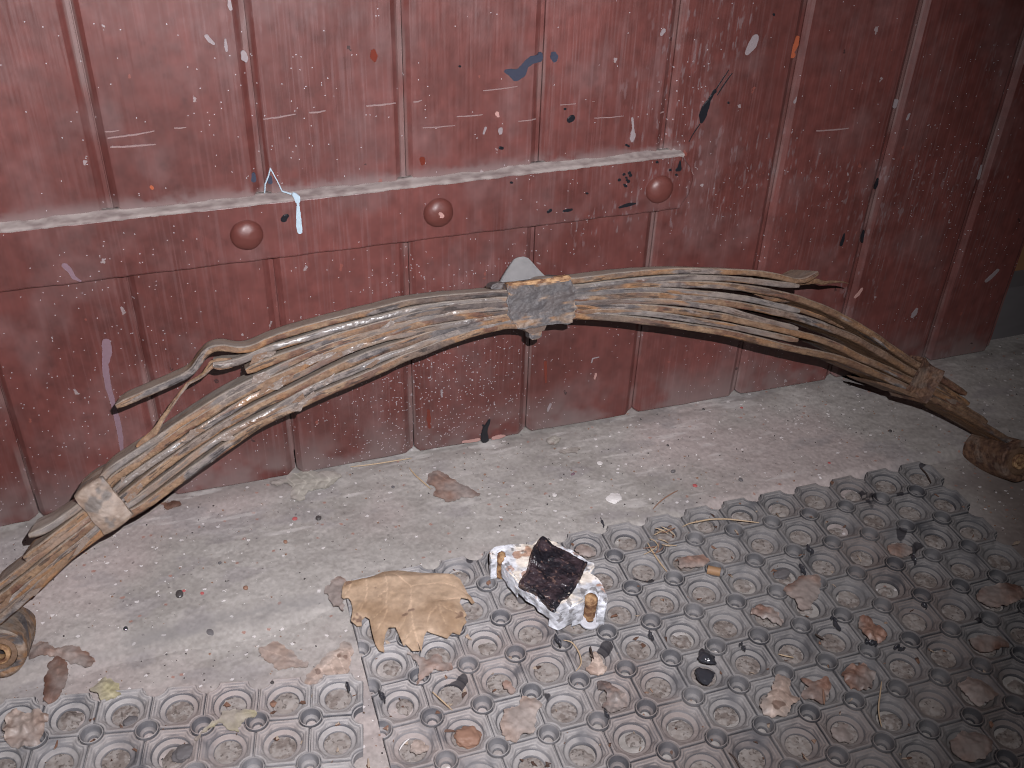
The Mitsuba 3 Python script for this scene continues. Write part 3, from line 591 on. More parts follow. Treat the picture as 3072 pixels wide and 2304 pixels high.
LEAF = {
 1: 'A 215,1150 600,980 1000,808 1180,715 1290,600 1370,470 1450,395 1560,362 1680,372 1800,402 1880,405 2000,385 | B 400,745 700,635 1000,545 1300,465 1600,388 1900,318 2150,255 | C 442,500 700,455 1000,420 1400,385 1850,352 2200,345 | D -300,360 150,362 500,315 900,270 1300,240 1700,232 2100,245 | E 200,250 450,268 700,310 880,358 1010,372 1100,338 1220,258',
 2: 'A 1500,600 1620,600 1770,572 1950,520 | B 250,915 600,790 900,705 1300,580 1700,480 2100,380 | C 442,615 800,540 1200,490 1850,440 2200,425 | D -200,440 160,455 500,410 900,367 1300,332 1600,322 2100,335 | E 300,362 700,410 965,432',
 3: 'B 170,1130 500,990 800,885 1100,770 1400,665 1700,582 2100,470 | C 442,704 800,615 1200,545 1850,500 2200,488 | D -200,505 250,490 600,445 900,420 1200,410 1600,408 2100,430 | E 300,468 600,520 900,588 1030,628 1120,665 1300,728 1500,825 1700,935 1990,1105 | F 700,290 850,390 920,440 1050,520 1270,640 1420,735 1570,830',
 4: 'G 340,826 540,752 700,650 1000,440 1075,395 | f 310,1430 370,1385 447,1335 | A 800,1565 1000,1430 1200,1300 1500,1105 1770,948 2100,785 | B 600,1090 900,950 1200,825 1500,715 1800,625 2100,540 | C 442,780 800,682 1200,605 1850,552 2200,540 | D -200,560 180,540 400,522 700,500 1000,487 1300,492 1700,522 2100,562 | E 300,608 600,675 800,726 975,768',
 5: 'G 290,1105 500,955 700,800 1040,540 1150,455 | f 330,1447 410,1390 490,1333 | A 1000,1535 1300,1335 1500,1212 1770,1042 2050,905 | B 600,1210 850,1098 1100,965 1400,848 1650,765 1900,680 2150,605 | C 442,848 800,738 1200,665 1850,605 2200,590 | D -200,615 200,598 500,580 900,552 1300,562 1700,600 2100,655 | E 300,708 600,768 900,838 1200,925 1450,1025 1660,1105 | F 500,305 700,420 850,515 1000,600 1250,740 1500,885 1600,945',
 6: 'G -100,1490 100,1345 300,1190 600,950 1080,595 1190,510 | f 352,1468 440,1400 537,1334 | A 1200,1545 1390,1420 1700,1230 2000,1042 2212,945 | B 700,1258 950,1135 1300,955 1650,800 1850,735 2150,655 | C 442,912 800,832 1200,765 1850,655 2200,640 | D -200,668 150,660 500,642 900,635 1200,636 1500,655 1900,708 2150,752 | E 300,838 600,918 800,965 950,1002',
 7: 'G -200,1710 0,1570 300,1330 700,1005 1130,660 1225,570 | f 378,1488 480,1408 594,1327 | A 1600,1430 1900,1262 2150,1130 | B 900,1330 1300,1125 1700,950 2000,840 2150,790 | C 442,1040 800,920 1200,818 1850,702 2200,690 | D -200,722 200,720 600,710 900,712 1300,742 1800,800 2100,845 | E 300,920 700,1000 960,1068 1300,1160 1500,1240 | F 400,432 700,555 900,655 1060,725 1200,800 1500,962 1690,1078 1800,1150',
 8: 'G -250,1890 0,1690 350,1400 760,1060 1185,715 1265,625 | f 400,1506 510,1425 628,1336 | A 1600,1572 1900,1418 2212,1262 | B 1000,1375 1300,1235 1600,1115 1900,985 2150,885 | C 442,1138 800,1008 1200,876 1600,790 1800,745 2200,740 | D -200,775 200,780 600,772 900,782 1200,812 1600,872 2100,952 | E 300,1018 600,1083 800,1126 950,1155',
 9: 'G -480,2120 -300,2020 -100,1895 0,1822 200,1640 435,1435 900,1000 1240,752 1330,680 | f 426,1524 540,1440 707,1322 | B 400,1795 800,1610 1000,1505 1400,1335 1800,1170 2150,1005 | C 442,1238 800,1105 1200,950 1600,832 1850,778 2200,770 | D -200,818 150,828 500,842 900,882 1300,932 1700,988 2100,1050 | E 400,1150 800,1248 1200,1330 1500,1398 | F 500,575 950,775 1170,870 1400,985 1650,1118 1900,1262 2100,1385 2212,1455 2290,1520',
}
for k, line in LEAF.items():
    grey = k in (2, 4, 6, 8)
    tag = {1: dict(label='topmost leaf, its left end kinked into a hump and its right end bent up'), 9: dict(label='lowest and longest leaf, which carries the two eyes')}.get(k, {})
    add_leaf(line, {1: .0052, 9: .0064}.get(k, .0052 if grey else .0064), k, 'grey_steel' if grey else 'rusty_steel', tag=tag, w1=WID - (0 if k in (1, 9) else .002 * (k % 3)))

def ribbon(pts, widths, tilt, thick, seed, depth=.006):
    """A torn strip of spring steel: flat section of changing width and twist."""
    c2 = curve(np.c_[pts, widths, tilt], .0016); n = len(c2)
    c = sp3(c2[:, :2], np.full(n, depth)); w = c2[:, 2]; a = c2[:, 3]
    t = np.gradient(c, axis=0); t /= np.linalg.norm(t, axis=1, keepdims=True)
    side = np.cross(SBACK, t); side /= np.linalg.norm(side, axis=1, keepdims=True)
    e1 = np.cos(a)[:, None] * side + np.sin(a)[:, None] * SBACK; e2 = np.cross(t, e1)
    sec = [(-1, -.4), (-.5, -1), (.5, -1), (1, -.4), (1, .4), (.5, 1), (-.5, 1), (-1, .4)]
    V = np.stack([c + e1 * (p * w / 2)[:, None] + e2 * q * thick / 2 for p, q in sec], 1).reshape(-1, 3)
    V += .0004 * 2 * (np.stack([meshkit.fbm(V * 200 + 7 * i + seed, 3, seed + i) for i in range(3)], -1) - .5)
    m = 8; s = np.r_[0, np.cumsum(np.linalg.norm(np.diff(c, axis=0), axis=1))]
    uv = np.stack([np.repeat(s + seed, m), np.tile(np.arange(m) * .002 + seed * .2, n)], -1)
    i, j = np.meshgrid(np.arange(n - 1), np.arange(m), indexing='ij'); j2 = (j + 1) % m
    q = np.stack([i * m + j, (i + 1) * m + j, (i + 1) * m + j2, i * m + j2], -1).reshape(-1, 4)
    caps = np.array([(0, k, k + 1) for k in range(1, 7)] + [((n - 1) * m, (n - 1) * m + k + 1, (n - 1) * m + k) for k in range(1, 7)])
    return tm(V, np.vstack([q[:, [0, 1, 2]], q[:, [0, 2, 3]], caps])), uv
def add_sliver(line, widths, tilt, seed, bsdf, depth=.006, thick=.0016, label=None):
    m, uv = ribbon(win(line), np.array(widths, float) * .22604 / 3900, np.radians(tilt), thick, seed, depth)
    obj('sliver', m, bsdf, spring, smooth=True, uv=uv, **(dict(label=label) if label else {}))
add_sliver('A 1760,572 1680,585 1600,590 1500,595 1440,650 1375,725 1280,790 1175,848 1095,940 960,1125 800,1370 700,1520 600,1610 480,1700', [110, 135, 150, 110, 75, 62, 62, 52, 45, 50, 62, 92, 95, 40],
           [0, 0, 5, 20, 30, 40, 55, 30, 0, 0, 0, 0, 0, 0], 21, 'rusty_steel', .004, label='torn sliver hanging from the second leaf')
add_sliver('E 930,420 1150,395 1300,380 1430,402 1550,390 1650,390 1755,408', [50, 75, 85, 70, 45, 32, 8], [0, 10, 25, 40, 20, 10, 0], 22, 'rusty_steel', .016, label='thin torn tongue sticking out to the right')
add_sliver('E 400,520 560,565 700,605 850,625 1010,635', [20, 55, 90, 95, 40], [25, 25, 25, 25, 25], 23, 'rusty_steel', .014)
add_sliver('E 780,690 950,720 1200,790 1500,900 1750,1020', [40, 60, 70, 70, 40], [30, 30, 30, 30, 30], 24, 'rusty_steel', .022)

# torn flakes of rust along the leaves
def flake(px, py, size, ang, seed, mat='rusty_steel', depth=-.0006):
    r_ = np.random.default_rng(seed); k = 7
    a = np.sort(r_.random(k)) * 2 * math.pi; r = size * (.6 + .6 * r_.random(k))
    p = Polygon(np.c_[r * np.cos(a) * 1.9, r * np.sin(a) * .7]).convex_hull
    m = fine(extrude(p, .0016), .0012); v = np.array(m.vertices); c, s = math.cos(ang), math.sin(ang)
    q = sp2(px, py) + np.c_[c * v[:, 0] - s * v[:, 1], s * v[:, 0] + c * v[:, 1]]
    m = tm(sp3(q, depth + v[:, 2]), m.faces); shake(m, .0004, 300, seed)
    obj('rust_flake', m, mat, spring, smooth=35, uv=None)
FL = [('B', 320, 945, .35), ('B', 450, 890, .35), ('B', 360, 1215, .4), ('B', 430, 1375, .45), ('B', 560, 1320, .4), ('B', 640, 1270, .4), ('B', 800, 1020, .35), ('B', 930, 1010, .3), ('B', 1080, 970, .35),
      ('B', 1400, 905, .3), ('B', 1640, 800, .3), ('B', 1260, 1240, .4), ('B', 850, 1500, .45), ('B', 1000, 1480, .4), ('B', 900, 1590, .45), ('B', 1840, 1020, .3), ('B', 1230, 930, .3), ('B', 1500, 870, .3), ('B', 700, 1240, .4), ('B', 2040, 500, .25),
      ('A', 1240, 1510, .5), ('A', 1330, 1450, .5), ('A', 1720, 1560, .45), ('A', 2090, 520, .3), ('A', 2140, 930, .4), ('A', 2100, 800, .35), ('G', 1400, 210, .7), ('G', 1560, 350, .7), ('G', 1600, 300, .7), ('G', 380, 1510, .75), ('G', 60, 1620, .75), ('G', 960, 930, .7), ('F', 1400, 900, -.5), ('F', 1100, 860, -.4)]
for i, (k, x, y, a) in enumerate(FL):
    ox, oy, sc = WIN[k]; flake(ox + x * sc, oy + y * sc, .0032 + .002 * rng.random(), a, 100 + i, 'grey_steel' if i % 3 else 'rusty_steel')

# middle clamp, its bolt and the grey tab behind it
def plate(pts2, w0, w1, edge, amp, seed, bev=.0012, ridges=0.0):
    p = Polygon(pts2).buffer(0)
    inner = p.buffer(-bev)
    body = extrude(p, (w1 - w0) - bev); v = body.vertices
    m1 = tm(np.c_[v[:, 0], v[:, 1], w0 + bev + v[:, 2]], body.faces)
    lid = extrude(inner, bev * 1.02); v = lid.vertices
    m2 = tm(np.c_[v[:, 0], v[:, 1], w0 + v[:, 2]], lid.faces)
    import manifold3d as m3
    def man(t): t.merge_vertices(); return m3.Manifold(m3.Mesh(np.array(t.vertices, np.float32), np.array(t.faces, np.uint32)))
    try:
        mm = (man(m1) + man(m2)).refine_to_length(edge).to_mesh(); m = tm(mm.vert_properties[:, :3], mm.tri_verts)
    except Exception:
        m = fine(cat([m1, m2]), edge)
    v = np.array(m.vertices)
    if ridges:
        ln = sp2(1400 + 1000 * .226, 720 + 860 * .226); q = (v[:, 1] - ln[1]) - .06 * (v[:, 0] - ln[0])
        v[:, 2] += ridges * (meshkit.fbm(np.c_[v[:, 0] * 35, q * 210, 0 * q], 2, 77) - .5) * 2 * (v[:, 2] < w0 + .004); m.vertices = v
    shake(m, amp, 130, seed); v = np.array(m.vertices)
    return tm(sp3(v[:, :2], v[:, 2]), m.faces)
WIN['K'] = (1400, 720, .22604)
clamp = obj('clamp', plate(win('K 535,590 800,560 1100,520 1340,488 1395,545 1405,600 1440,640 1430,700 1455,760 1425,800 1430,860 1465,900 1425,940 1440,1010 1395,1050 1400,1095 1330,1120 1240,1112 1080,1128 990,1140 900,1165 820,1158 770,1186 670,1178 640,1120 590,1100 575,1040 530,990 552,900 520,820 548,720 525,660'), -.0024, WID + .003, .0016, .0006, 5, ridges=.0011), 'greasy_steel', spring, smooth=40,
            label='greasy box clamp holding the leaves together at the middle')
obj('rim', plate(win('K 540,575 800,548 1100,505 1345,470 1380,500 1340,545 1100,575 800,610 560,625'), -.0034, .010, .002, .0006, 6), 'plain_rust', clamp, smooth=40)
obj('nut', plate(win('K 775,1150 1085,1120 1060,1210 960,1240 860,1245 800,1215'), .004, .022, .002, .0009, 7), 'rusty_steel', clamp, smooth=40)
obj('bolt_end', plate(win('K 862,1225 1030,1205 1030,1290 980,1325 910,1342 868,1310'), .006, .019, .002, .0006, 8), 'greasy_steel', clamp, smooth=40)
obj('tab', plate(win('K 555,600 600,520 660,420 715,330 760,265 820,238 890,230 950,250 1000,300 1060,370 1130,440 1190,500 1180,560'), WID - .018, WID - .0145, .003, .0003, 9, .0006), 'grey_slate', spring, smooth=40, label='grey triangular tab standing up behind the middle clamp')
obj('lip', plate(win('K 375,640 400,600 460,575 560,575 560,660 380,660'), .012, .03, .002, .0006, 10), 'greasy_steel', clamp, smooth=40)

# strap clips round both ends
def clip(center, along, half_len, v0, v1, thick, seed, bulge):
    """A strap bent round the leaves: a rounded tube of rectangular section."""
    c = sp2(*center); a = sp2(*along) - c; a /= np.linalg.norm(a); n = np.array([-a[1], a[0]])
    if n[1] < 0: n = -n
    w0, w1 = -.0022, WID + .002
    box = Polygon([(v0, w0), (v1, w0), (v1, w1), (v0, w1)])
    outer = np.array(box.buffer(thick * .4, 6).exterior.segmentize(.002).coords)[:-1]
    m_ = len(outer); L = np.linspace(-half_len, half_len, 12); V = []
    cc = outer.mean(0)
    for i, l in enumerate(L):
        k = 1 + bulge * (1 - (l / half_len) ** 2)
        o = cc + (outer - cc) * k
        lw = l * (1 + .03 * np.sin(outer[:, 0] * 400 + seed))
        V.append(sp3(c + np.outer(lw, a) + np.outer(o[:, 0], n), o[:, 1]))
    inner = [sp3(c + np.outer(np.full(m_, l), a) + np.outer(cc[0] + (outer[:, 0] - cc[0]) * .80, n), cc[1] + (outer[:, 1] - cc[1]) * .90) for l in (half_len, -half_len)]
    V = V + inner; N = len(V); V = np.vstack(V); f = []
    for r in range(N):
        r2 = (r + 1) % N
        for i in range(m_):
            j = (i + 1) % m_; f += [(r * m_ + i, r * m_ + j, r2 * m_ + j), (r * m_ + i, r2 * m_ + j, r2 * m_ + i)]
    m = tm(V, f); shake(m, .0004, 110, seed); return m
obj('strap_clip', clip((316, 1518), (300, 1529), .0122, -.0140, .0165, .007, 3, .07), 'dusty_clip', spring, smooth=45, label='dusty strap clip round the left end of the leaves')
rc = obj('strap_clip', clip((2772, 1142), (2800, 1161), .0120, -.0150, .0155, .004, 4, -.10), 'clip_rust', spring, smooth=45, label='rusty strap clip round the right end of the leaves')
obj('flap', plate(win('F 555,690 640,705 900,780 1000,800 1150,830 1180,862 1080,878 960,862 800,800 650,745 575,712'), -.001, WID, .003, .0005, 11), 'rusty_steel', rc, smooth=40)
obj('flap', plate(win('G 1255,740 1560,520 1595,560 1500,625 1300,762 1265,775'), -.001, WID, .003, .0006, 12), 'greasy_steel', 'leaf_spring__strap_clip', smooth=40)

def eye(cpx, cpy, R, label, front, seed, skin='greasy_steel', ring='rusty_steel'):
    c = sp2(cpx, cpy)
    def tube(prof, mat, name, parent, **kw):
        m = lathe(prof, 48, closed=True); v = np.array(m.vertices)
        m = tm(sp3(c + v[:, :2], v[:, 2]), m.faces); shake(m, .0005, 140, seed)
        return obj(name, m, mat, parent, smooth=35, **kw)
    w1 = WID + .003
    e = tube([(R, front + .0016), (R - .0014, front), (R - .0058, front + .0002), (R - .0064, front + .0012), (R - .0064, w1), (R - .001, w1), (R, w1 - .001)], skin, 'eye', spring, label=label)
    tube([(R - .0066, front + .0022), (.0078, front + .0016), (.0072, front + .003), (.0072, w1 - .002), (R - .0066, w1 - .002)], ring, 'bush', e)
    tube([(.0073, front - .0006), (.0067, front - .0012), (.0046, front - .0012), (.0040, front - .0002), (.0040, w1), (.0073, w1)], 'plain_rust', 'sleeve', e)
    m = lathe([(1e-5, front + .012), (.0044, front + .012)], 24); v = np.array(m.vertices); obj('bore', tm(sp3(c + v[:, :2], v[:, 2]), m.faces), 'bore_black', e)
eye(3, 1955, .0180, 'rolled left eye of the lowest leaf, resting on the ground', -.006, 1)
eye(3047, 1381, .0195, 'rolled right eye of the lowest leaf, resting on the ground', -.006, 2, 'clip_rust', 'rusty_steel')

# ------------------------------------------------------------------ white engine-mount bracket on the mat
br = thing('mounting_bracket', 'flaking white cast bracket with black rubber pad and rusty studs on the large mat', 'bracket')
KB = .22604; BT = .0155 + GZ + .012
def bpts(s, z): return [tuple(fl(1400 + float(a) * KB, 1550 + float(b) * KB, z)[:2]) for a, b in (q.split(',') for q in s.split())]
ZT = .0285
top = Polygon(bpts('305,470 330,420 400,380 560,355 720,348 860,360 990,262 1080,290 1190,335 1400,425 1590,560 1690,600 1700,660 1640,735 1740,800 1800,880 1850,1000 1872,1090 1850,1150 1745,1150 1748,1060 1700,995 1640,990 1580,1030 1565,1110 1520,1140 1420,1180 1330,1230 1230,1270 1150,1240 1100,1215 1030,1160 960,1120 900,1040 800,980 700,880 620,800 540,700 470,600 500,560 495,480 440,450 405,500 400,540 325,545', ZT)).buffer(0)
def solid(p, z0, z1, edge, amp, seed, bev=.0014):
    import manifold3d as m3
    parts = []
    for g in poly_parts(p):
        for q, a, b in ((g, z0, z1 - bev), (g.buffer(-bev), z0, z1)):
            for h in poly_parts(q):
                t = trimesh.creation.extrude_polygon(h, b - a, engine='earcut'); t.apply_translation([0, 0, a]); t.merge_vertices()
                parts.append(m3.Manifold(m3.Mesh(np.array(t.vertices, np.float32), np.array(t.faces, np.uint32))))
    mm = parts[0]
    for q in parts[1:]: mm = mm + q
    mm = mm.refine_to_length(edge).to_mesh(); m = tm(mm.vert_properties[:, :3], mm.tri_verts)
    return shake(m, amp, 160, seed)
lugs = [bpts(q, ZT) for q in ('305,470 330,420 420,400 440,450 405,500 400,540 325,545', '470,600 500,560 600,560 690,880 620,800 540,700', '1420,1180 1440,1000 1600,930 1800,880 1850,1000 1872,1090 1850,1150 1745,1150 1748,1060 1700,995 1640,990 1580,1030 1565,1110 1520,1140', '1230,1270 1150,1240 1100,1215 1150,1100 1300,1100 1440,1150 1420,1180 1330,1230')]
lug_floor = [.0050, .0120, .0050, .0090]
casting = solid(top, ZT - .0115, ZT, .0018, .0010, 21)
for q, z0 in zip(lugs, lug_floor): casting = cat([casting, solid(Polygon(q).buffer(0), z0, ZT - .006, .0018, .0008, 23)])
v = np.array(casting.vertices); cb = np.array(top.centroid.coords[0])
k = np.clip((ZT - v[:, 2]) / .016, 0, 1)
obj('casting', casting, 'flaking_white', br, smooth=40)
padp = Polygon(bpts('1000,285 1120,330 1250,395 1420,480 1600,572 1560,680 1480,840 1400,980 1350,1040 1260,1070 1225,1130 1180,1215 1110,1180 1040,1110 900,980 760,910 690,860 700,800 790,700 840,560 880,440', ZT + .004)).buffer(-.002).buffer(.002)
pad = solid(padp, ZT - .002, ZT + .0038, .0015, .0016, 22, .0026)
v = np.array(pad.vertices)
ridge = LineString(bpts('1000,300 900,430 850,560', ZT + .004))
lift = np.array([ridge.distance(Point(q)) for q in v[:, :2]]); pad.vertices = np.c_[v[:, :2], v[:, 2] + .006 * np.exp(-(lift / .007) ** 2) * (v[:, 2] > ZT)]
ed = np.array([padp.exterior.distance(Point(q)) for q in v[:, :2]])
obj('rubber_pad', pad, 'perished_rubber', br, smooth=True, uv=np.c_[np.clip(ed / .008, 0, 1), 0 * ed], label='black perished rubber pad bonded on the casting')
def stud(px, py, r, z0, z1, label):
    c = fl(1400 + px * KB, 1550 + py * KB, z1)
    m = lathe([(r * 1.02, z0), (r, z0 + .004), (r * 1.03, z1 - .006), (r * 1.12, z1 - .003), (r * .95, z1 - .0005), (r * .5, z1 + .0006), (1e-5, z1 + .0008)], 22)
    m.apply_translation([c[0], c[1], 0]); shake(m, .0007, 220, int(px))
    return obj('stud', m, 'plain_rust', br, smooth=40, label=label), c
s1, c1 = stud(1655, 1060, .0046, .0045, ZT - .001, 'rusty stud in the right hand slot')
s2, c2 = stud(480, 500, .0050, .0045, ZT - .0015, 'rusty stud in the left hand slot')
w = lathe([(.003, .003), (.0078, .003), (.0080, .0045), (.0072, .0058), (.003, .0058)], 26, closed=True); w.apply_translation([c1[0] - .0014, c1[1] - .0045, .0012])
obj('washer', w, 'washer_zinc', br, smooth=30)

# ------------------------------------------------------------------ dry leaves
KIND = dict(tan=.05, brown=.25, pale=.45, dark=.62, olive=.78, grey=.95)
def dry_leaf(name, outline, kind, label, z=.006, dome=.004, curl=.003, veins=(), seed=0, edge=.0024, cat_='leaf', smooth_line=True, fold=None, crumple=0.0):
    """A thin curled sheet cut to the leaf's outline; z is the height it lies at."""
    pts = np.array([fl(px, py, z)[:2] for px, py in outline])
    if smooth_line and len(pts) > 4:
        tck, _ = splprep(np.vstack([pts, pts[:1]]).T, s=0, per=True, k=3); t = np.linspace(0, 1, max(40, 8 * len(pts)), endpoint=False)
        pts = np.array(splev(t, tck)).T
    else:
        pts = np.array(LineString(np.vstack([pts, pts[:1]])).segmentize(edge).coords)[:-1]
    if smooth_line:
        nrm = np.roll(pts, -1, 0) - np.roll(pts, 1, 0); nrm = np.stack([nrm[:, 1], -nrm[:, 0]], 1) / (np.linalg.norm(nrm, axis=1, keepdims=True) + 1e-12)
        pts = pts + nrm * (.0026 * (meshkit.fbm(np.c_[pts * 260, np.full(len(pts), seed)], 3, seed + 40) - .5) * 2)[:, None]
    p = Polygon(pts).buffer(0)
    if p.geom_type != 'Polygon': p = max(p.geoms, key=lambda g: g.area)
    bd = np.array(p.exterior.segmentize(edge).coords)[:-1]
    x0, y0, x1, y1 = p.bounds
    gx, gy = np.meshgrid(np.arange(x0, x1, edge), np.arange(y0, y1, edge * .87)); gx[::2] += edge / 2
    inner = p.buffer(-edge * .55); g = np.c_[gx.ravel(), gy.ravel()]
    from shapely import contains_xy
    g = g[contains_xy(inner, g[:, 0], g[:, 1])] if not inner.is_empty else np.zeros((0, 2))
    P = np.vstack([bd, g]); tri = Delaunay(P).simplices
    cen = P[tri].mean(1); tri = tri[contains_xy(p.buffer(1e-7), cen[:, 0], cen[:, 1])]
    q = P[tri]; ar = (q[:, 1, 0] - q[:, 0, 0]) * (q[:, 2, 1] - q[:, 0, 1]) - (q[:, 1, 1] - q[:, 0, 1]) * (q[:, 2, 0] - q[:, 0, 0])
    tri = tri[np.abs(ar) > 1e-12]; ar = ar[np.abs(ar) > 1e-12]; tri = np.where(ar[:, None] < 0, tri[:, ::-1], tri)
    d = np.array([p.exterior.distance(Point(a)) for a in P]); dm = max(d.max(), 1e-6)
    c = P.mean(0); rad = np.linalg.norm(P - c, axis=1); rad /= rad.max()
    N = meshkit.fbm(np.c_[P * 55, np.full(len(P), seed * 3.3)], 3, seed) - .5; N2 = meshkit.fbm(np.c_[P * 160, np.full(len(P), seed * 1.3)], 3, seed + 9) - .5
    zz = z + dome * (.45 if smooth_line else 1) * (np.sqrt(d / dm) - .6) + curl * 2 * N * (.35 + rad ** 2) + (.0013 if smooth_line else .0004) * 2 * (np.abs(N2) * 2 - .25) + crumple * 2 * (np.abs(N2) * 2 - .3)
    vein = np.zeros(len(P)); lines = [np.array([fl(px, py, z)[:2] for px, py in line]) for line in veins]
    if smooth_line and not lines:
        w_, e_ = np.linalg.eigh(np.cov((P - c).T)); ax = e_[:, 1]; ay = e_[:, 0]; L0 = 2 * math.sqrt(w_[1])
        bend = .12 * L0 * math.sin(seed); lines = [np.array([c + ax * L0 * t + ay * bend * (1 - t * t) for t in np.linspace(-1, 1, 7)])]
        for t in (-.7, -.35, 0, .35, .7):
            for sgn in (-1, 1): lines.append(np.array([c + ax * L0 * t + ay * bend * (1 - t * t), c + ax * L0 * (t + .35) + ay * sgn * L0 * .55]))
    for line in lines:
        L = LineString(line); dv = np.array([L.distance(Point(a)) for a in P])
        vein = np.maximum(vein, np.exp(-(dv / (edge * .55)) ** 2)); zz = zz + (.5 if smooth_line else 1) * (-.0006 * np.exp(-(dv / .0016) ** 2) + .0007 * np.exp(-(dv / .005) ** 2))
    if fold:
        a, b, h = fold; A_, B_ = fl(*a, z)[:2], fl(*b, z)[:2]; dirn = (B_ - A_) / np.linalg.norm(B_ - A_); nn = np.array([-dirn[1], dirn[0]])
        sd = np.abs((P - A_) @ nn); zz = zz + h * np.exp(-sd / .006)
    zz = np.maximum(zz, z - .006 if z > .004 else GZ + .001)
    top = np.c_[P, zz]; bot = np.c_[P, zz - .00045]; n = len(P); nb = len(bd)
    f = [tri, tri[:, ::-1] + n]
    i = np.arange(nb); j = (i + 1) % nb
    f += [np.stack([i, i + n, j], -1), np.stack([j, i + n, j + n], -1)]
    uv = np.tile(np.c_[np.full(n, KIND[kind] + .03 * ((seed * .37) % 1)), vein], (2, 1))
    m = tm(np.vstack([top, bot]), np.vstack(f))
    return obj(name, m, 'dry_leaf_skin', smooth=True, uv=uv, label=label, category=cat_)
def Q(s, ox, oy, k=.46293): return [(ox + float(a) * k, oy + float(b) * k) for a, b in (q.split(',') for q in s.split())]
LK = (940, 1680, .22604)
big = Q('388,350 420,300 560,275 700,245 800,205 920,150 1120,122 1400,150 1600,170 1850,190 1950,240 2000,320 2040,400 2100,470 2142,540 2105,552 2060,495 1960,478 1942,540 1980,600 2010,660 2035,710 2005,740 2035,800 1985,850 1965,910 1942,962 1850,932 1780,1012 1700,985 1640,960 1510,925 1470,990 1450,1100 1432,1205 1415,1150 1375,1035 1390,1100 1415,1190 1310,1182 1225,1090 1195,1112 1140,980 1090,870 1000,865 955,950 930,1090 942,1192 870,1165 820,1090 775,920 745,765 690,728 640,775 642,852 580,855 500,785 522,640 500,520 465,478 400,490 372,470', *LK)
vl = [Q(s, *LK) for s in ('1060,200 1180,270 1300,360 1500,330 1720,305 1900,345 2040,430', '1300,360 1295,560 1310,760 1330,900 1400,1100', '940,190 985,350 970,560 975,700 900,830 830,930', '700,250 715,400 690,550 600,680', '980,600 880,700 800,760', '1680,610 1780,650 1900,690 2010,730', '1680,610 1690,700 1760,850', '1670,610 1540,720 1515,850', '1950,490 1750,520 1560,560', '500,330 450,400 400,450', '1310,560 1200,800 1150,900', '1450,880 1340,900 1215,1040', '970,420 860,490')]
dry_leaf('dry_leaf', big, 'tan', 'large tan lobed dry leaf lying over the left corner of the large mat', .0125, .0035, .002, vl, 1, .0018, smooth_line=False, fold=((940 + 388 * .226, 1680 + 300 * .226), (940 + 1900 * .226, 1680 + 190 * .226), .003))
W1 = (0, 1536); W2 = (1024, 1536); W3 = (2048, 1536); W4 = (0, 768); W5 = (1024, 768)
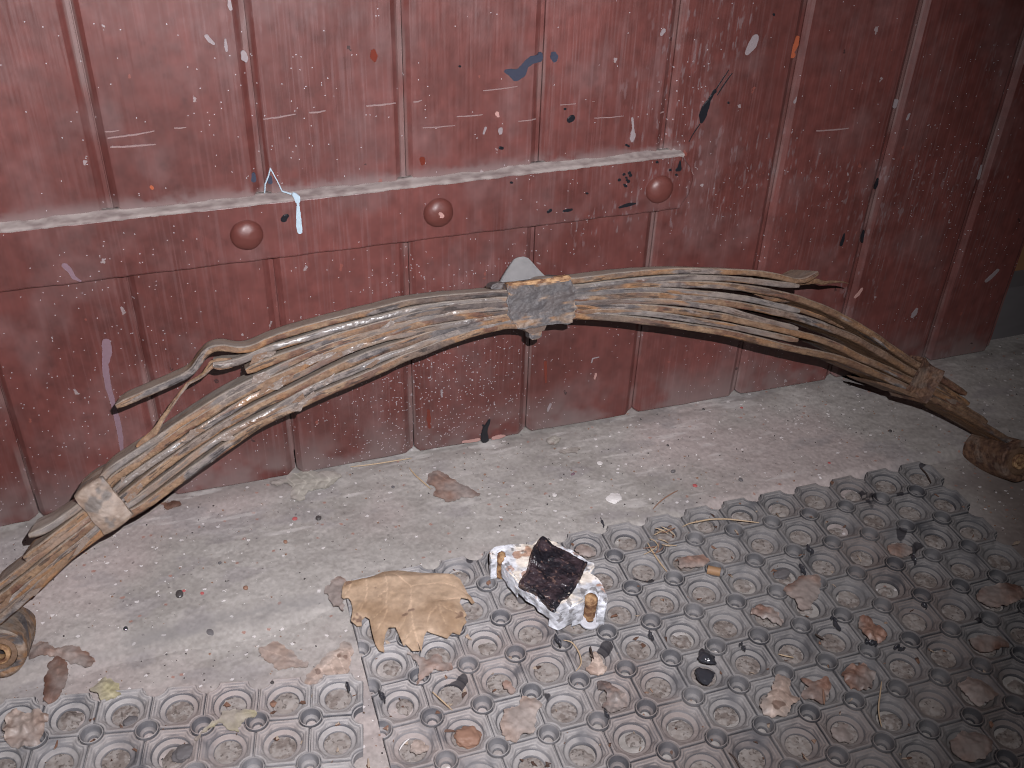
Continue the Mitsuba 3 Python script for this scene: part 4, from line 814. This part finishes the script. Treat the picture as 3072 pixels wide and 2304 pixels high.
DL = [
 ('150,355 185,325 250,270 320,230 400,235 430,280 405,420 395,560 400,700 350,650 250,560 190,440', LK, 'brown', 'small dull brown dry leaf tucked behind the left side of the large tan leaf', .003, .002, .003, []),
 ('0,1440 60,1370 150,1290 230,1225 340,1140 400,1090 490,1110 515,1240 490,1400 430,1520 300,1540 120,1545 60,1640 0,1659 -120,1640 -60,1520', LK, 'pale', 'pale tan dry leaf on the ground left of the mats seam', -.003, .002, .003, []),
 ('1680,880 1720,860 1790,840 1850,870 1900,910 1950,950 2000,980 1990,1000 1930,1005 1860,1015 1790,1005 1740,970 1690,930', W1, 'pale', 'pinkish oval dry leaf flat on the ground above the left mat', -.004, .001, .0015, ['1690,890 1800,920 1980,990']),
 ('170,900 200,865 250,840 310,845 340,880 420,870 480,865 550,890 600,940 590,980 500,975 430,960 380,930 330,930 260,935 200,945', W1, 'brown', 'curled brown leaf lying beside the left eye of the spring', .001, .004, .005, ['200,900 340,900 560,950']),
 ('340,950 400,940 435,1000 430,1080 410,1140 370,1200 330,1250 300,1240 290,1170 285,1090 300,1020', W1, 'brown', 'narrow mottled brown leaf pointing down from the left eye to the left mat', .000, .003, .004, ['390,950 370,1080 320,1230']),
 ('620,1100 680,1065 740,1085 775,1130 770,1180 720,1215 660,1220 630,1180 590,1150', W1, 'olive', 'mustard brown scrap of leaf at the top edge of the left mat', .003, .002, .003, []),
 ('1270,1470 1330,1390 1400,1340 1440,1300 1520,1270 1580,1275 1670,1285 1640,1320 1570,1350 1540,1420 1480,1400 1420,1365 1350,1410 1300,1455', W1, 'olive', 'yellow green torn leaf on the left mat', .0055, .001, .002, ['1290,1450 1440,1330 1640,1290']),
 ('30,1390 40,1320 70,1280 150,1290 220,1300 280,1290 290,1380 260,1440 250,1490 150,1510 60,1500 20,1460', W1, 'pale', 'crumpled pale pinkish leaf in the upper left ring of the left mat', .005, .003, .003, []),
 ('565,1410 620,1395 700,1430 780,1475 860,1510 890,1535 800,1560 740,1575 680,1590 640,1560 600,1545 610,1500 570,1470', W5, 'brown', 'brown folded triangular leaf on the threshold below the spring', .0025, .002, .003, ['620,1410 730,1490 800,1560']),
 ('1410,1265 1450,1250 1500,1240 1540,1240 1535,1270 1490,1280 1440,1285', W5, 'grey', 'small grey brown leaf scrap on the threshold near the door foot', .002, .001, .001, []),
 ('1340,1180 1380,1168 1420,1180 1415,1205 1390,1225 1340,1215', W5, 'grey', 'round grey flake on the threshold under the black door drip', .0014, .0006, .0006, []),
 ('1750,1455 1790,1440 1850,1440 1860,1420 1950,1400 2050,1395 2150,1400 2212,1420 2160,1470 2080,1500 1990,1520 1960,1570 1910,1575 1880,1530 1890,1500 1850,1480 1790,1490', W4, 'grey', 'crumbling grey green leaf heap at the foot of the door left of centre', .003, .003, .005, []),
 ('930,1610 1000,1585 1080,1595 1140,1580 1165,1600 1130,1635 1090,1640 1060,1615 980,1625', W4, 'brown', 'brown leaf scrap at the door foot below the left arm of the spring', .002, .002, .003, []),
 ('435,905 500,920 560,945 630,920 660,950 720,990 700,1015 620,1020 560,1050 520,1075 490,1100 510,1040 500,1000 470,940', W2, 'brown', 'folded brown leaf just below the tip of the large tan leaf', .0085, .003, .004, ['690,930 600,1000 490,1100']),
 ('1600,1000 1620,950 1640,905 1670,930 1700,980 1728,1000 1720,1030 1680,1050 1620,1040 1590,1020', W2, 'pale', 'small tan leaf with an upright stem below the white bracket', .007, .002, .002, []),
 ('1030,1385 1050,1320 1070,1270 1130,1250 1160,1230 1180,1190 1250,1205 1285,1215 1280,1300 1260,1370 1240,1420 1180,1430 1150,1465 1100,1470 1050,1440', W2, 'pale', 'pale torn leaf with a split middle lying across a ring of the large mat', .0075, .003, .003, ['1150,1230 1150,1340 1140,1470']),
 ('1665,1130 1690,1085 1720,1100 1760,1120 1800,1150 1840,1190 1845,1230 1800,1290 1750,1290 1700,1250 1720,1200 1690,1160', W2, 'dark', 'crumpled wet looking dark leaf in a ring right of the pale torn leaf', .006, .004, .006, []),
 ('1050,1105 1070,1090 1090,1110 1120,1140 1128,1170 1100,1185 1080,1160 1060,1140', W2, 'brown', 'tiny reddish leaf scrap in a ring above the pale torn leaf', .003, .001, .001, []),
 ('660,500 700,460 760,420 820,400 870,400 890,450 885,520 860,560 820,610 780,640 740,610 730,560 690,540', W3, 'brown', 'broad brown leaf lying on the right half of the large mat', .0075, .002, .003, []),
 ('440,650 470,610 520,600 570,620 620,660 645,700 640,730 590,710 540,690 480,670', W3, 'brown', 'curled rust brown leaf in a ring right of the black crumpled film', .005, .003, .005, []),
 ('500,1250 540,1200 580,1150 600,1080 620,1050 700,1080 690,1130 730,1180 760,1190 720,1240 700,1280 660,1315 600,1310 540,1290', W3, 'pale', 'cupped tan seed leaf standing on the lower right part of the mat', .0095, .004, .003, []),
 ('1030,1050 1060,1010 1120,1000 1170,990 1220,1020 1250,1060 1230,1110 1180,1140 1140,1150 1080,1130 1050,1090', W3, 'brown', 'crumpled rust brown leaf filling a ring on the right of the mat', .005, .004, .007, []),
 ('770,1075 800,1070 850,1090 900,1080 950,1110 960,1150 920,1200 915,1240 860,1220 800,1200 780,1160 820,1130', W3, 'brown', 'broken brown leaf with a stem next to the cupped tan leaf', .006, .003, .005, []),
 ('1140,690 1170,670 1230,700 1290,740 1330,780 1300,830 1240,820 1180,790 1150,740', W3, 'brown', 'orange brown crumpled leaf beside the shiny tar spot', .005, .003, .006, []),
 ('1800,1090 1860,1065 1950,1080 2030,1120 2050,1180 2000,1225 1920,1235 1850,1190', W3, 'brown', 'brown leaf litter filling a ring near the right edge of the photo', .004, .004, .006, []),
 ('1740,1480 1790,1430 1880,1420 1960,1440 2010,1490 2000,1550 1930,1600 1830,1600 1760,1560', W3, 'brown', 'round brown leaf in the lower right corner of the mat', .006, .003, .004, []),
 ('1870,830 1920,800 2010,800 2090,830 2110,850 2050,880 1960,900 1900,880', W3, 'brown', 'dull reddish leaf on the mat edge at the right', .006, .002, .003, []),
 ('1910,540 1960,490 2050,470 2140,460 2212,500 2200,570 2100,600 1990,610 1940,580', W3, 'brown', 'dark reddish brown leaf lying at the far right of the mat', .0065, .002, .003, []),
 ('0,300 60,280 130,285 170,310 160,340 90,350 30,360 -30,350', W3, 'brown', 'flat dull leaf left of the cigarette butt on the mat', .006, .001, .002, []),
 ('960,1420 1000,1390 1060,1380 1075,1420 1110,1440 1080,1480 1020,1490 980,1470', W3, 'brown', 'reddish brown leaf scrap in a lower ring of the mat', .003, .002, .003, []),
 ('450,1500 500,1485 550,1500 570,1540 520,1570 460,1550', W2, 'pale', 'small peach coloured leaf scrap in a ring at the bottom left of the large mat', .002, .001, .001, []),
 ('1520,230 1560,215 1620,240 1650,275 1600,290 1540,280', W2, 'brown', 'dusty brown leaf scrap just behind the bracket pad', .006, .002, .003, []),
 ('1340,210 1400,205 1470,220 1480,260 1420,290 1360,270', W3, 'brown', 'reddish leaf scrap in a ring near the top right of the mat', .001, .001, .001, []),
 ('1280,760 1340,745 1360,790 1310,830', (1024, 768), 'grey', 'unused', 0, 0, 0, None),
]
for i, (s, o, kind, label, z, dome_, curl_, vv) in enumerate(DL):
    if vv is None: continue
    dry_leaf('dry_leaf', Q(s, *o), kind, label, z, dome_, curl_, [Q(q, *o) for q in vv], 10 + i, .0016, crumple=.002 if kind == 'dark' or 'crumpl' in label else 0.0)

# stems, straws, twigs
def straw(name, pts, r, mat, label, z, cat_, lift=0.0):
    p3 = np.array([fl(px, py, zz) for (px, py), zz in zip(pts, (z if isinstance(z, (list, tuple)) else [z] * len(pts)))])
    c = curve(p3, .002); n = len(c); t = np.gradient(c, axis=0); t /= np.linalg.norm(t, axis=1, keepdims=True)
    a = np.cross(t, [0, 0, 1.0]); a /= np.linalg.norm(a, axis=1, keepdims=True) + 1e-9; b = np.cross(a, t); k = 6
    w = r * (1 - .5 * np.abs(np.linspace(-1, 1, n)) ** 3); an = np.arange(k) * 2 * math.pi / k
    V = (c[:, None] + w[:, None, None] * (np.cos(an)[None, :, None] * a[:, None] + np.sin(an)[None, :, None] * b[:, None])).reshape(-1, 3)
    i, j = np.meshgrid(np.arange(n - 1), np.arange(k), indexing='ij'); j2 = (j + 1) % k
    q = np.stack([i * k + j, i * k + j2, (i + 1) * k + j2, (i + 1) * k + j], -1).reshape(-1, 4)
    return obj(name, tm(V, np.vstack([q[:, [0, 1, 2]], q[:, [0, 2, 3]]])), mat, smooth=True, label=label, category=cat_)
ST = [
 ('0,95 60,70 150,52 260,45 380,55 495,70', W3, .0007, 'straw_gold', 'long curved pale straw along the top of the large mat', .006, 'straw'),
 ('440,1372 480,1420 530,1465 580,1510', W5, .0007, 'straw_gold', 'thin bent stem beside the brown leaf on the threshold', .002, 'stem'),
 ('60,1365 200,1350 330,1330 455,1310', W5, .0006, 'straw_gold', 'fine straw lying along the foot of the door', .002, 'straw'),
 ('590,1165 650,1220 720,1285', W2, .0006, 'straw_gold', 'short pale straw across a ring left of the pale torn leaf', .004, 'straw'),
 ('1440,830 1500,850 1540,910 1555,970 1520,1030', W2, .0006, 'straw_gold', 'curved pale grass blade below the white bracket', .005, 'straw'),
 ('1985,200 2020,260 2060,320 2110,385', W2, .0007, 'straw_gold', 'straw running down from the dry grass tuft', .006, 'straw'),
 ('375,1545 405,1500 440,1470', W2, .0006, 'pale_grain', 'tiny white splinter in a ring at the bottom left of the mat', .003, 'splinter'),
 ('1615,870 1622,910 1635,950', W2, .0007, 'dark_twig', 'dark stem standing up from the small tan leaf', .012, 'stem'),
 ('620,920 680,935 720,942', W3, .0006, 'straw_gold', 'short straw in a ring on the right half of the mat', .003, 'straw'),
 ('1290,1100 1280,1180 1270,1280 1290,1390', W3, .0006, 'straw_gold', 'thin straw between two rings at the lower right', .006, 'straw'),
 ('910,1150 915,1200 918,1245', W3, .0008, 'brown_grain', 'brown stem of the broken leaf at the lower right', .008, 'stem'),
 ('1540,1370 1570,1400 1590,1430 1610,1470', (2048, 768), .0007, 'dark_twig', 'dark bent twig in the last ring at the top right', .004, 'twig'),
 ('860,790 890,810 918,825', W3, .0008, 'dark_twig', 'short dark twig right of the tar spots', .008, 'twig'),
 ('2020,1640 2080,1580 2140,1540 2180,1520', W5, .0006, 'brown_grain', 'faint curved twig on the threshold right of the white flake', .002, 'twig'),
 ('300,1560 340,1600 370,1659', (2048, 1536), .0007, 'dark_twig', 'dark twig in a ring at the bottom edge of the photo', .003, 'twig'),
]
for s, o, r, mt, label, z, c_ in ST: straw('straw' if c_ == 'straw' else c_, Q(s, *o), r, mt, label, z, c_)
tuft = thing('dry_grass', 'tuft of dry grass stalks on the top edge of the large mat', 'dry grass')
for i in range(14):
    x0, y0 = 2040 + 90 * rng.random(), 90 + 150 * rng.random(); a = rng.random() * 6.28; L = 40 + 90 * rng.random()
    pts = Q(f'{x0},{y0} {x0 + .5 * L * math.cos(a) + 14},{y0 + .35 * L * math.sin(a)} {x0 + L * math.cos(a)},{y0 + .7 * L * math.sin(a)}', *W2)
    k = straw('x', pts, .00045, 'straw_gold' if i % 3 else 'brown_grain', '', [.004 + .006 * rng.random() for _ in range(3)], 'x')
    e = scene.pop(k); labels.pop(k); part('stalk', {kk: vv for kk, vv in e.items()}, tuft, T())

# pebbles, drops, scraps
def lump(name, px, py, rx, ry, mat, label, cat_, z=0.0, h=.6, seed=1, amp=.25, rot=0.0):
    c = fl(px, py, z); m = trimesh.creation.icosphere(3, 1.0); v = np.array(m.vertices)
    n = meshkit.fbm(v * 1.7 + seed * 5, 3, seed) - .5; v = v * (1 + amp * 2 * n)[:, None]
    s = 1 / 3700; cs, sn = math.cos(rot), math.sin(rot); r = .5 * (rx + ry) * s
    k_ = .78 if name in ('pebble', 'paint_fleck', 'chip') else 1.0
    x, y = v[:, 0] * rx * s * k_, v[:, 1] * ry * s * 1.35 * k_
    m = tm(np.c_[c[0] + cs * x - sn * y, c[1] + sn * x + cs * y, z + h * r * .8 + v[:, 2] * h * r], m.faces)
    return obj(name, m, mat, smooth=True, label=label, category=cat_)
LP = [
 ('pebble', W1, 1165, 540, 14, 14, 'black_grain', 'oval black pebble left of centre on the threshold', 'pebble'), ('pebble', W1, 2065, 45, 12, 9, 'black_grain', 'dark grey pebble on the threshold below the folded brown leaf', 'pebble'),
 ('pebble', W1, 1593, 497, 9, 8, 'brown_grain', 'round red brown pebble left of the black shiny drop', 'pebble'), ('pebble', W1, 1850, 198, 8, 7, 'brown_grain', 'brown pebble alone on the middle of the threshold', 'pebble'),
 ('pebble', W1, 815, 760, 8, 7, 'black_film', 'tiny shiny black pebble on the slab edge at the left', 'pebble'),
 ('pebble', W1, 445, 883, 11, 5, 'black_film', 'shiny black chip lying on the curled brown leaf', 'chip'),
 ('paint_fleck', W1, 1911, 45, 11, 8, 'red_grain', 'flat red paint fleck on the threshold beside the grey pebble', 'paint fleck'), ('paint_fleck', W1, 1310, 528, 7, 6, 'red_grain', 'red paint fleck right of the oval black pebble', 'paint fleck'),
 ('paint_fleck', W1, 1192, 512, 6, 5, 'red_grain', 'red chip touching the oval black pebble', 'paint fleck'), ('paint_fleck', W5, 1500, 1415, 12, 5, 'lilac_paint', 'purple grey fleck on the threshold below the spring bolt', 'paint fleck'),
 ('paint_fleck', (2048, 768), 80, 1490, 10, 8, 'red_grain', 'red fleck at the threshold edge above the mat', 'paint fleck'), ('paint_fleck', (2048, 768), 950, 1342, 7, 5, 'red_grain', 'small red fleck on the right of the threshold', 'paint fleck'),
 ('paint_fleck', (2048, 768), 382, 984, 7, 5, 'red_grain', 'red fleck close to the door foot at the right', 'paint fleck'),
 ('pebble', (2048, 768), 1343, 1138, 9, 6, 'black_grain', 'black pebble on the threshold under the right arm of the spring', 'pebble'), ('pebble', (2048, 768), 1083, 838, 6, 5, 'black_grain', 'small black pebble at the door foot right of centre', 'pebble'),
 ('pebble', (2048, 768), 375, 1455, 9, 8, 'dark_stone', 'grey pebble near the threshold edge above the mat', 'pebble'), ('pebble', (2048, 768), 135, 995, 6, 5, 'black_grain', 'black pebble near the door foot left of the red fleck', 'pebble'),
 ('pebble', W5, 2115, 1230, 6, 5, 'black_grain', 'black grain on the threshold under the middle of the spring', 'pebble'), ('pebble', W5, 930, 1418, 5, 4, 'brown_grain', 'brown grain right of the folded brown leaf', 'pebble'),
 ('pebble', W5, 335, 1500, 7, 6, 'dark_stone', 'grey flat pebble left of the folded brown leaf', 'pebble'), ('pebble', W5, 2150, 1400, 12, 6, 'dark_stone', 'flat grey stone chip on the threshold right of the white flake', 'pebble'),
 ('pebble', W1, 1765, 1108, 6, 5, 'black_grain', 'black grain at the top edge of the left mat', 'pebble'), ('pebble', W1, 1425, 333, 7, 5, 'dark_stone', 'cluster of grey grains in the middle of the threshold', 'pebble'),
 ('paint_flake', W5, 1765, 1575, 26, 17, 'pale_grain', 'chalky white flake on the threshold', 'flake'), ('paint_flake', W5, 1675, 1345, 9, 8, 'pale_grain', 'thin pale flake above the chalky white flake', 'flake'), ('paint_flake', W5, 1383, 1552, 7, 5, 'pale_grain', 'small white chip left of the chalky white flake', 'flake'),
 ('tar_blob', W1, 1908, 560, 9, 15, 'black_film', 'glossy black tar blob on the slab edge left of the large leaf', 'tar'),
 ('tar_blob', W2, 1400, 850, 12, 17, 'black_film', 'pointed black tar blob below the white bracket', 'tar'), ('tar_blob', W2, 265, 1210, 12, 14, 'black_film', 'black tar smear on the seam between the mats', 'tar'),
 ('tar_blob', W2, 1692, 70, 7, 15, 'black_film', 'black tar drip at the threshold edge behind the bracket', 'tar'), ('tar_blob', W3, 985, 740, 14, 20, 'black_film', 'striped shiny tar spot on the right half of the mat', 'tar'),
 ('tar_blob', W3, 1215, 865, 26, 9, 'black_film', 'shiny tar pool in a cup at the right of the mat', 'tar'), ('tar_blob', W3, 1400, 895, 20, 6, 'black_film', 'tar streak on a ring right of the tar pool', 'tar'), ('tar_blob', W3, 770, 385, 12, 14, 'black_film', 'tar streaks above the broad brown leaf', 'tar'),
 ('tar_blob', W3, 1560, 620, 12, 8, 'black_film', 'tar patch on a ring near the right edge', 'tar'), ('tar_blob', W3, 1495, 320, 7, 16, 'black_film', 'tar drip on a ring at the upper right', 'tar'), ('tar_blob', W3, 820, 260, 10, 14, 'black_film', 'tar fleck between two rings above the middle right', 'tar'),
 ('tar_blob', W3, 385, 890, 9, 9, 'black_film', 'tar drip right of the black crumpled film', 'tar'), ('tar_blob', W2, 2005, 820, 10, 16, 'black_film', 'tar smear left of the black crumpled film', 'tar'), ('tar_blob', W2, 1715, 1330, 8, 14, 'black_film', 'thin tar drip under the crumpled dark leaf', 'tar'),
 ('tar_blob', W1, 600, 1280, 6, 12, 'black_film', 'tar drip in a ring of the left mat', 'tar'), ('tar_blob', W2, 45, 1150, 6, 14, 'black_film', 'tar drip at the right edge of the left mat', 'tar'),
 ('clod', W1, 1195, 1580, 28, 18, 'dark_stone', 'dark glittering clod filling a ring of the left mat', 'clod'), ('clod', W1, 850, 1370, 20, 12, 'dark_stone', 'crumbly dark clod in an upper ring of the left mat', 'clod'), ('clod', W2, 820, 1480, 32, 22, 'brown_grain', 'clod of grit and dry grass in a ring at the bottom of the large mat', 'clod'),
 ('clod', W3, 640, 415, 26, 13, 'dark_stone', 'grey clod in a ring beside the broad brown leaf', 'clod'), ('seed_head', W1, 1362, 785, 12, 13, 'dark_stone', 'dry grey seed head on the slab edge', 'seed head'),
 ('chip', W2, 298, 1323, 5, 4, 'pale_grain', 'white angular chip in a ring of the large mat near the seam', 'chip'),
 ('chip', W2, 1175, 580, 22, 14, 'dark_stone', 'dark pebble cluster in the ring left of the bracket', 'clod'),
]
MATREG = Polygon([(.2325, -.1405), (.79, -.1405), (.79, -.48), (.2325, -.48)])
for i, (nm, o, x, y, rx, ry, mt, label, c_) in enumerate(LP):
    px, py = o[0] + x * .46293, o[1] + y * .46293; P = fl(px, py, 0)
    on_mat = MATREG.contains(Point(P[:2])) or P[1] < -.215 and P[0] < .23
    z = (GZ + .001 if nm in ('clod', 'chip') else .0025) if on_mat else (0.0 if P[1] > edge_y(P[0]) + .004 else GZ)
    flat = .22 if nm in ('paint_fleck', 'paint_flake') else (.16 if nm == 'tar_blob' else .55)
    if nm == 'tar_blob':
        r_t = np.random.default_rng(i); ms = []; a0 = r_t.uniform(-.5, .5)
        for q in range(6):
            t = (q - 2.5) / 2.5; w_ = .55 * (1 - .6 * abs(t)) * r_t.uniform(.6, 1.2); c = fl(px + t * rx * .7 * math.cos(a0) + r_t.normal() * 2, py + t * ry * .8 + r_t.normal() * 2, z)
            v = np.array(trimesh.creation.icosphere(2, 1.0).vertices); v = v * (1 + .7 * (meshkit.fbm(v * 2 + q + i * 3, 2, i) - .5))[:, None]
            ms.append(tm(np.c_[c[0] + v[:, 0] * rx * w_ / 3700, c[1] + v[:, 1] * ry * w_ / 3000, c[2] + (.0028 if on_mat else .0003) + v[:, 2] * (.0022 if on_mat else .0008)], trimesh.creation.icosphere(2, 1.0).faces))
        obj(nm, cat(ms), mt, smooth=True, label=label, category=c_); continue
    lump(nm, px, py, rx, ry, mt, label, c_, z, flat, i + 3, .42 if nm in ('clod', 'tar_blob', 'paint_flake') else .16, rng.random() * .5)
# glossy crumpled scrap
def film(px, py, rx, ry, label, z):
    c = fl(px, py, z); m = trimesh.creation.icosphere(3, 1.0); v = np.array(m.vertices); r_ = np.random.default_rng(int(px))
    d = r_.normal(size=(26, 3)); d /= np.linalg.norm(d, axis=1, keepdims=True); o = r_.uniform(.45, 1.0, 26)   # creased by random flats
    k = np.min(np.where(v @ d.T > .05, o / np.maximum(v @ d.T, .05), 9), axis=1); v = v * np.minimum(k, 1.3)[:, None]
    v = v * (1 + .45 * (meshkit.fbm(v * 3.1 + px, 2, 5) - .5))[:, None]; s = 1 / 3800
    m = tm(np.c_[c[0] + v[:, 0] * rx * s, c[1] + v[:, 1] * ry * s * 1.2, z + .003 + v[:, 2] * .0045], m.faces)
    obj('crumpled_film', m, 'black_film', smooth=28, label=label, category='plastic scrap')
film(2048 + 145 * .463, 1536 + 960 * .463, 34, 30, 'black shiny crumpled plastic film on the large mat', .006)
film(2048 + 130 * .463, 1536 + 1075 * .463, 30, 26, 'smaller fold of shiny black film just below the other one', .005)
# cigarette butt
bt = thing('cigarette_butt', 'orange cigarette butt lying on the large mat', 'cigarette butt')
a_, b_ = fl(2048 + 160 * .463, 1536 + 372 * .463, .0065), fl(2048 + 262 * .463, 1536 + 395 * .463, .0065); dirn = (b_ - a_); L_ = np.linalg.norm(dirn)
def rod(p0, p1, r):
    m = lathe([(1e-5, 0), (r * .93, 0), (r, .0006), (r, .93), (r * .95, 1), (1e-5, 1)], 20); v = np.array(m.vertices); d = p1 - p0; l = np.linalg.norm(d); d /= l
    u = np.cross(d, [0, 0, 1.0]); u /= np.linalg.norm(u); w_ = np.cross(u, d); zz = np.where(v[:, 2] > .01, v[:, 2] * l, v[:, 2])
    return tm(p0 + v[:, :1] * u + v[:, 1:2] * w_ + zz[:, None] * d, m.faces)
obj('filter', rod(a_, a_ + dirn * .82, .0036), 'filter_paper', bt, smooth=30); obj('ash_end', rod(a_ + dirn * .83, b_, .0035), 'grey_slate', bt, smooth=30)

# dried soil lying in the openings of the mats
r_s = np.random.default_rng(77); SV, SF, nS = [], [], 0
spots = [(.2325 + (i + .5) * PITCH, -.1405 - (j + .5) * PITCH) for i in range(15) for j in range(9)]
spots += [tuple(tl + (i + .5) * PITCH * np.array([cx, sx]) - (j + .5) * PITCH * np.array([-sx, cx])) for i in range(9) for j in range(5)]
a_ = np.linspace(0, 2 * math.pi, 29)[:-1]; rr_ = np.linspace(0, 1, 9)[1:]
for q_ in spots:
    full_ = r_s.random() < .6; o = r_s.uniform(-.003, .003, 2); R_ = .0125 if full_ else r_s.uniform(.006, .0105); hh = r_s.uniform(.0004, .0012) if full_ else r_s.uniform(.001, .0026)
    ring_ = R_ * (.7 + .6 * meshkit.fbm(np.c_[np.cos(a_) * 2 + q_[0] * 99, np.sin(a_) * 2, 0 * a_], 2, 9))
    x = np.outer(rr_, np.cos(a_) * ring_); y = np.outer(rr_, np.sin(a_) * ring_)
    k_ = np.minimum(1, .0093 / (np.hypot(x + o[0], y + o[1]) + 1e-9)); X_ = (x + o[0]) * k_; Y_ = (y + o[1]) * k_
    Z_ = hh * (1 - (0 if full_ else 1) * rr_[:, None] ** 2) + .0014 * (meshkit.fbm(np.stack([X_ * 420, Y_ * 420, 0 * X_ + q_[0] * 50], -1), 3, 12) - .35)
    V_ = np.vstack([[o[0], o[1], hh], np.stack([X_, Y_, Z_], -1).reshape(-1, 3)]) + [q_[0], q_[1], GZ + .0007]
    F_ = [(0, 1 + i, 1 + (i + 1) % 28) for i in range(28)]
    for r1 in range(7):
        for i in range(28):
            A1, B1 = 1 + r1 * 28 + i, 1 + r1 * 28 + (i + 1) % 28; F_ += [(A1, A1 + 28, B1 + 28), (A1, B1 + 28, B1)]
    SV.append(V_); SF.append(np.array(F_) + nS); nS += len(V_)
def soil_color(p, n, uv):
    a = fbm(p.x * 300, p.y * 300, 3.0, 4); b = fbm(p.x * 40, p.y * 40, 8.0, 2)
    c = mix(mix((.15, .124, .112), (.205, .178, .164), smoothstep(.3, .7, b)), (.245, .22, .206), smoothstep(.35, .7, a))
    return mix(c, (.08, .065, .058), .7 * smoothstep(.66, .76, fbm(p.x * 520, p.y * 520, 5.0, 2)))
scene['dry_soil'] = pbsdf(proc(soil_color), .85, .2, proc(rubber_bump, 4e-4), .0016)
obj('soil', tm(np.vstack(SV), np.vstack(SF)), 'dry_soil', smooth=True, kind='stuff', label='dried soil lying in the openings of the rubber mats', category='soil')

# crumbs of leaf and bark on the mats: nobody could count them
r_c = np.random.default_rng(91); CV, CF = [], []
for q_ in range(900):
    x, y = r_c.uniform(-.03, .80), r_c.uniform(-.45, -.145)
    if (x < .23 and y > -.20 - .2 * (x + .02)) or r_c.random() > .25 + 1.5 * (float(meshkit.fbm(np.array([x * 7, y * 7, 4.0]), 2, 5)) - .32): continue
    k_ = 6; a1 = np.sort(r_c.random(k_)) * 2 * math.pi; r1 = r_c.uniform(.0006, .0024) * (.5 + r_c.random(k_)); st = r_c.uniform(.5, 2.2); th_ = r_c.random() * 6.3
    u_, v_ = r1 * np.cos(a1) * st, r1 * np.sin(a1) / st ** .5; X_ = u_ * math.cos(th_) - v_ * math.sin(th_); Y_ = u_ * math.sin(th_) + v_ * math.cos(th_)
    zb = r_c.choice([-.0035, -.002, .0008, .0022]); tx, ty = r_c.normal(size=2) * .25
    P1 = np.c_[X_ + x, Y_ + y, zb + tx * X_ + ty * Y_ + .0003 * r_c.random(k_)]; cen_ = P1.mean(0) + [0, 0, .0004]
    b_ = sum(len(q) for q in CV); CV.append(np.vstack([P1, cen_, P1 - [0, 0, .0004]]))
    CF.append(np.array([(b_ + i, b_ + (i + 1) % k_, b_ + k_) for i in range(k_)] + [(b_ + i, b_ + k_ + 1 + i, b_ + k_ + 1 + (i + 1) % k_) for i in range(k_)] + [(b_ + i, b_ + k_ + 1 + (i + 1) % k_, b_ + (i + 1) % k_) for i in range(k_)]))
def crumb_color(p, n, uv):
    r = cell_rand(p.x * 160, p.y * 160, 2.0)
    return mix(mix((.05, .03, .024), (.20, .105, .07), r), (.27, .21, .165), smoothstep(.75, .8, r))
scene['leaf_crumb'] = pbsdf(proc(crumb_color), .7, .3)
obj('crumbs', tm(np.vstack(CV), np.vstack(CF)), 'leaf_crumb', kind='stuff', label='crumbs of dry leaf and bark strewn over the rubber mats', category='crumbs')

# loose grit: nobody could count it
def grit(name, n, mat, smin, smax, seed, label):
    r_ = np.random.default_rng(seed); base = trimesh.creation.icosahedron(); bv, bf = np.array(base.vertices), np.array(base.faces); V, F = [], []
    k = 0
    while k < n:
        x, y = r_.uniform(-.06, 1.05), r_.uniform(-.46, -.003)
        if r_.random() > .25 + 1.1 * float(meshkit.fbm(np.array([x * 9, y * 9, seed]), 3, seed)) - .25: continue
        e = y - edge_y(x); z = 0.0003 if e > .004 else GZ + .0003
        s = smin + (smax - smin) * r_.random() ** 3
        v = bv * (s * (.6 + .8 * r_.random((len(bv), 1)))) * np.array([1, 1, .7])
        V.append(v + [x, y, z + s * .3]); F.append(bf + k * len(bv)); k += 1
    obj(name, tm(np.vstack(V), np.vstack(F)), mat, kind='stuff', label=label, category='grit')
grit('dark_grit', 1500, 'black_grain', .0002, .0009, 31, 'loose dark grit scattered over the slab and ground')
grit('pale_grit', 2600, 'pale_grain', .00015, .0007, 32, 'loose pale glinting grains scattered over the slab and ground')
grit('brown_grit', 2000, 'brown_grain', .0002, .0010, 33, 'loose brown crumbs scattered over the slab and ground')

# ------------------------------------------------------------------ which things are repeats of one kind
KINDS = {'dry_leaf': 'dry leaves scattered on the ground and mats', 'pebble': 'loose pebbles', 'tar_blob': 'spots of black tar', 'paint_fleck': 'coloured paint flecks on the threshold', 'straw': 'straws lying about',
         'twig': 'dark twigs', 'stem': 'loose stems', 'clod': 'clods in the mat openings', 'paint_flake': 'pale flakes on the threshold', 'crumpled_film': 'scraps of black film', 'rubber_mat': 'rubber ring mats'}
for key, tag in labels.items():
    kind = key.rsplit('_', 1)[0] if key[-3:].isdigit() else key
    if kind in KINDS and '__' not in key and 'category' in tag: tag['group'] = KINDS[kind]
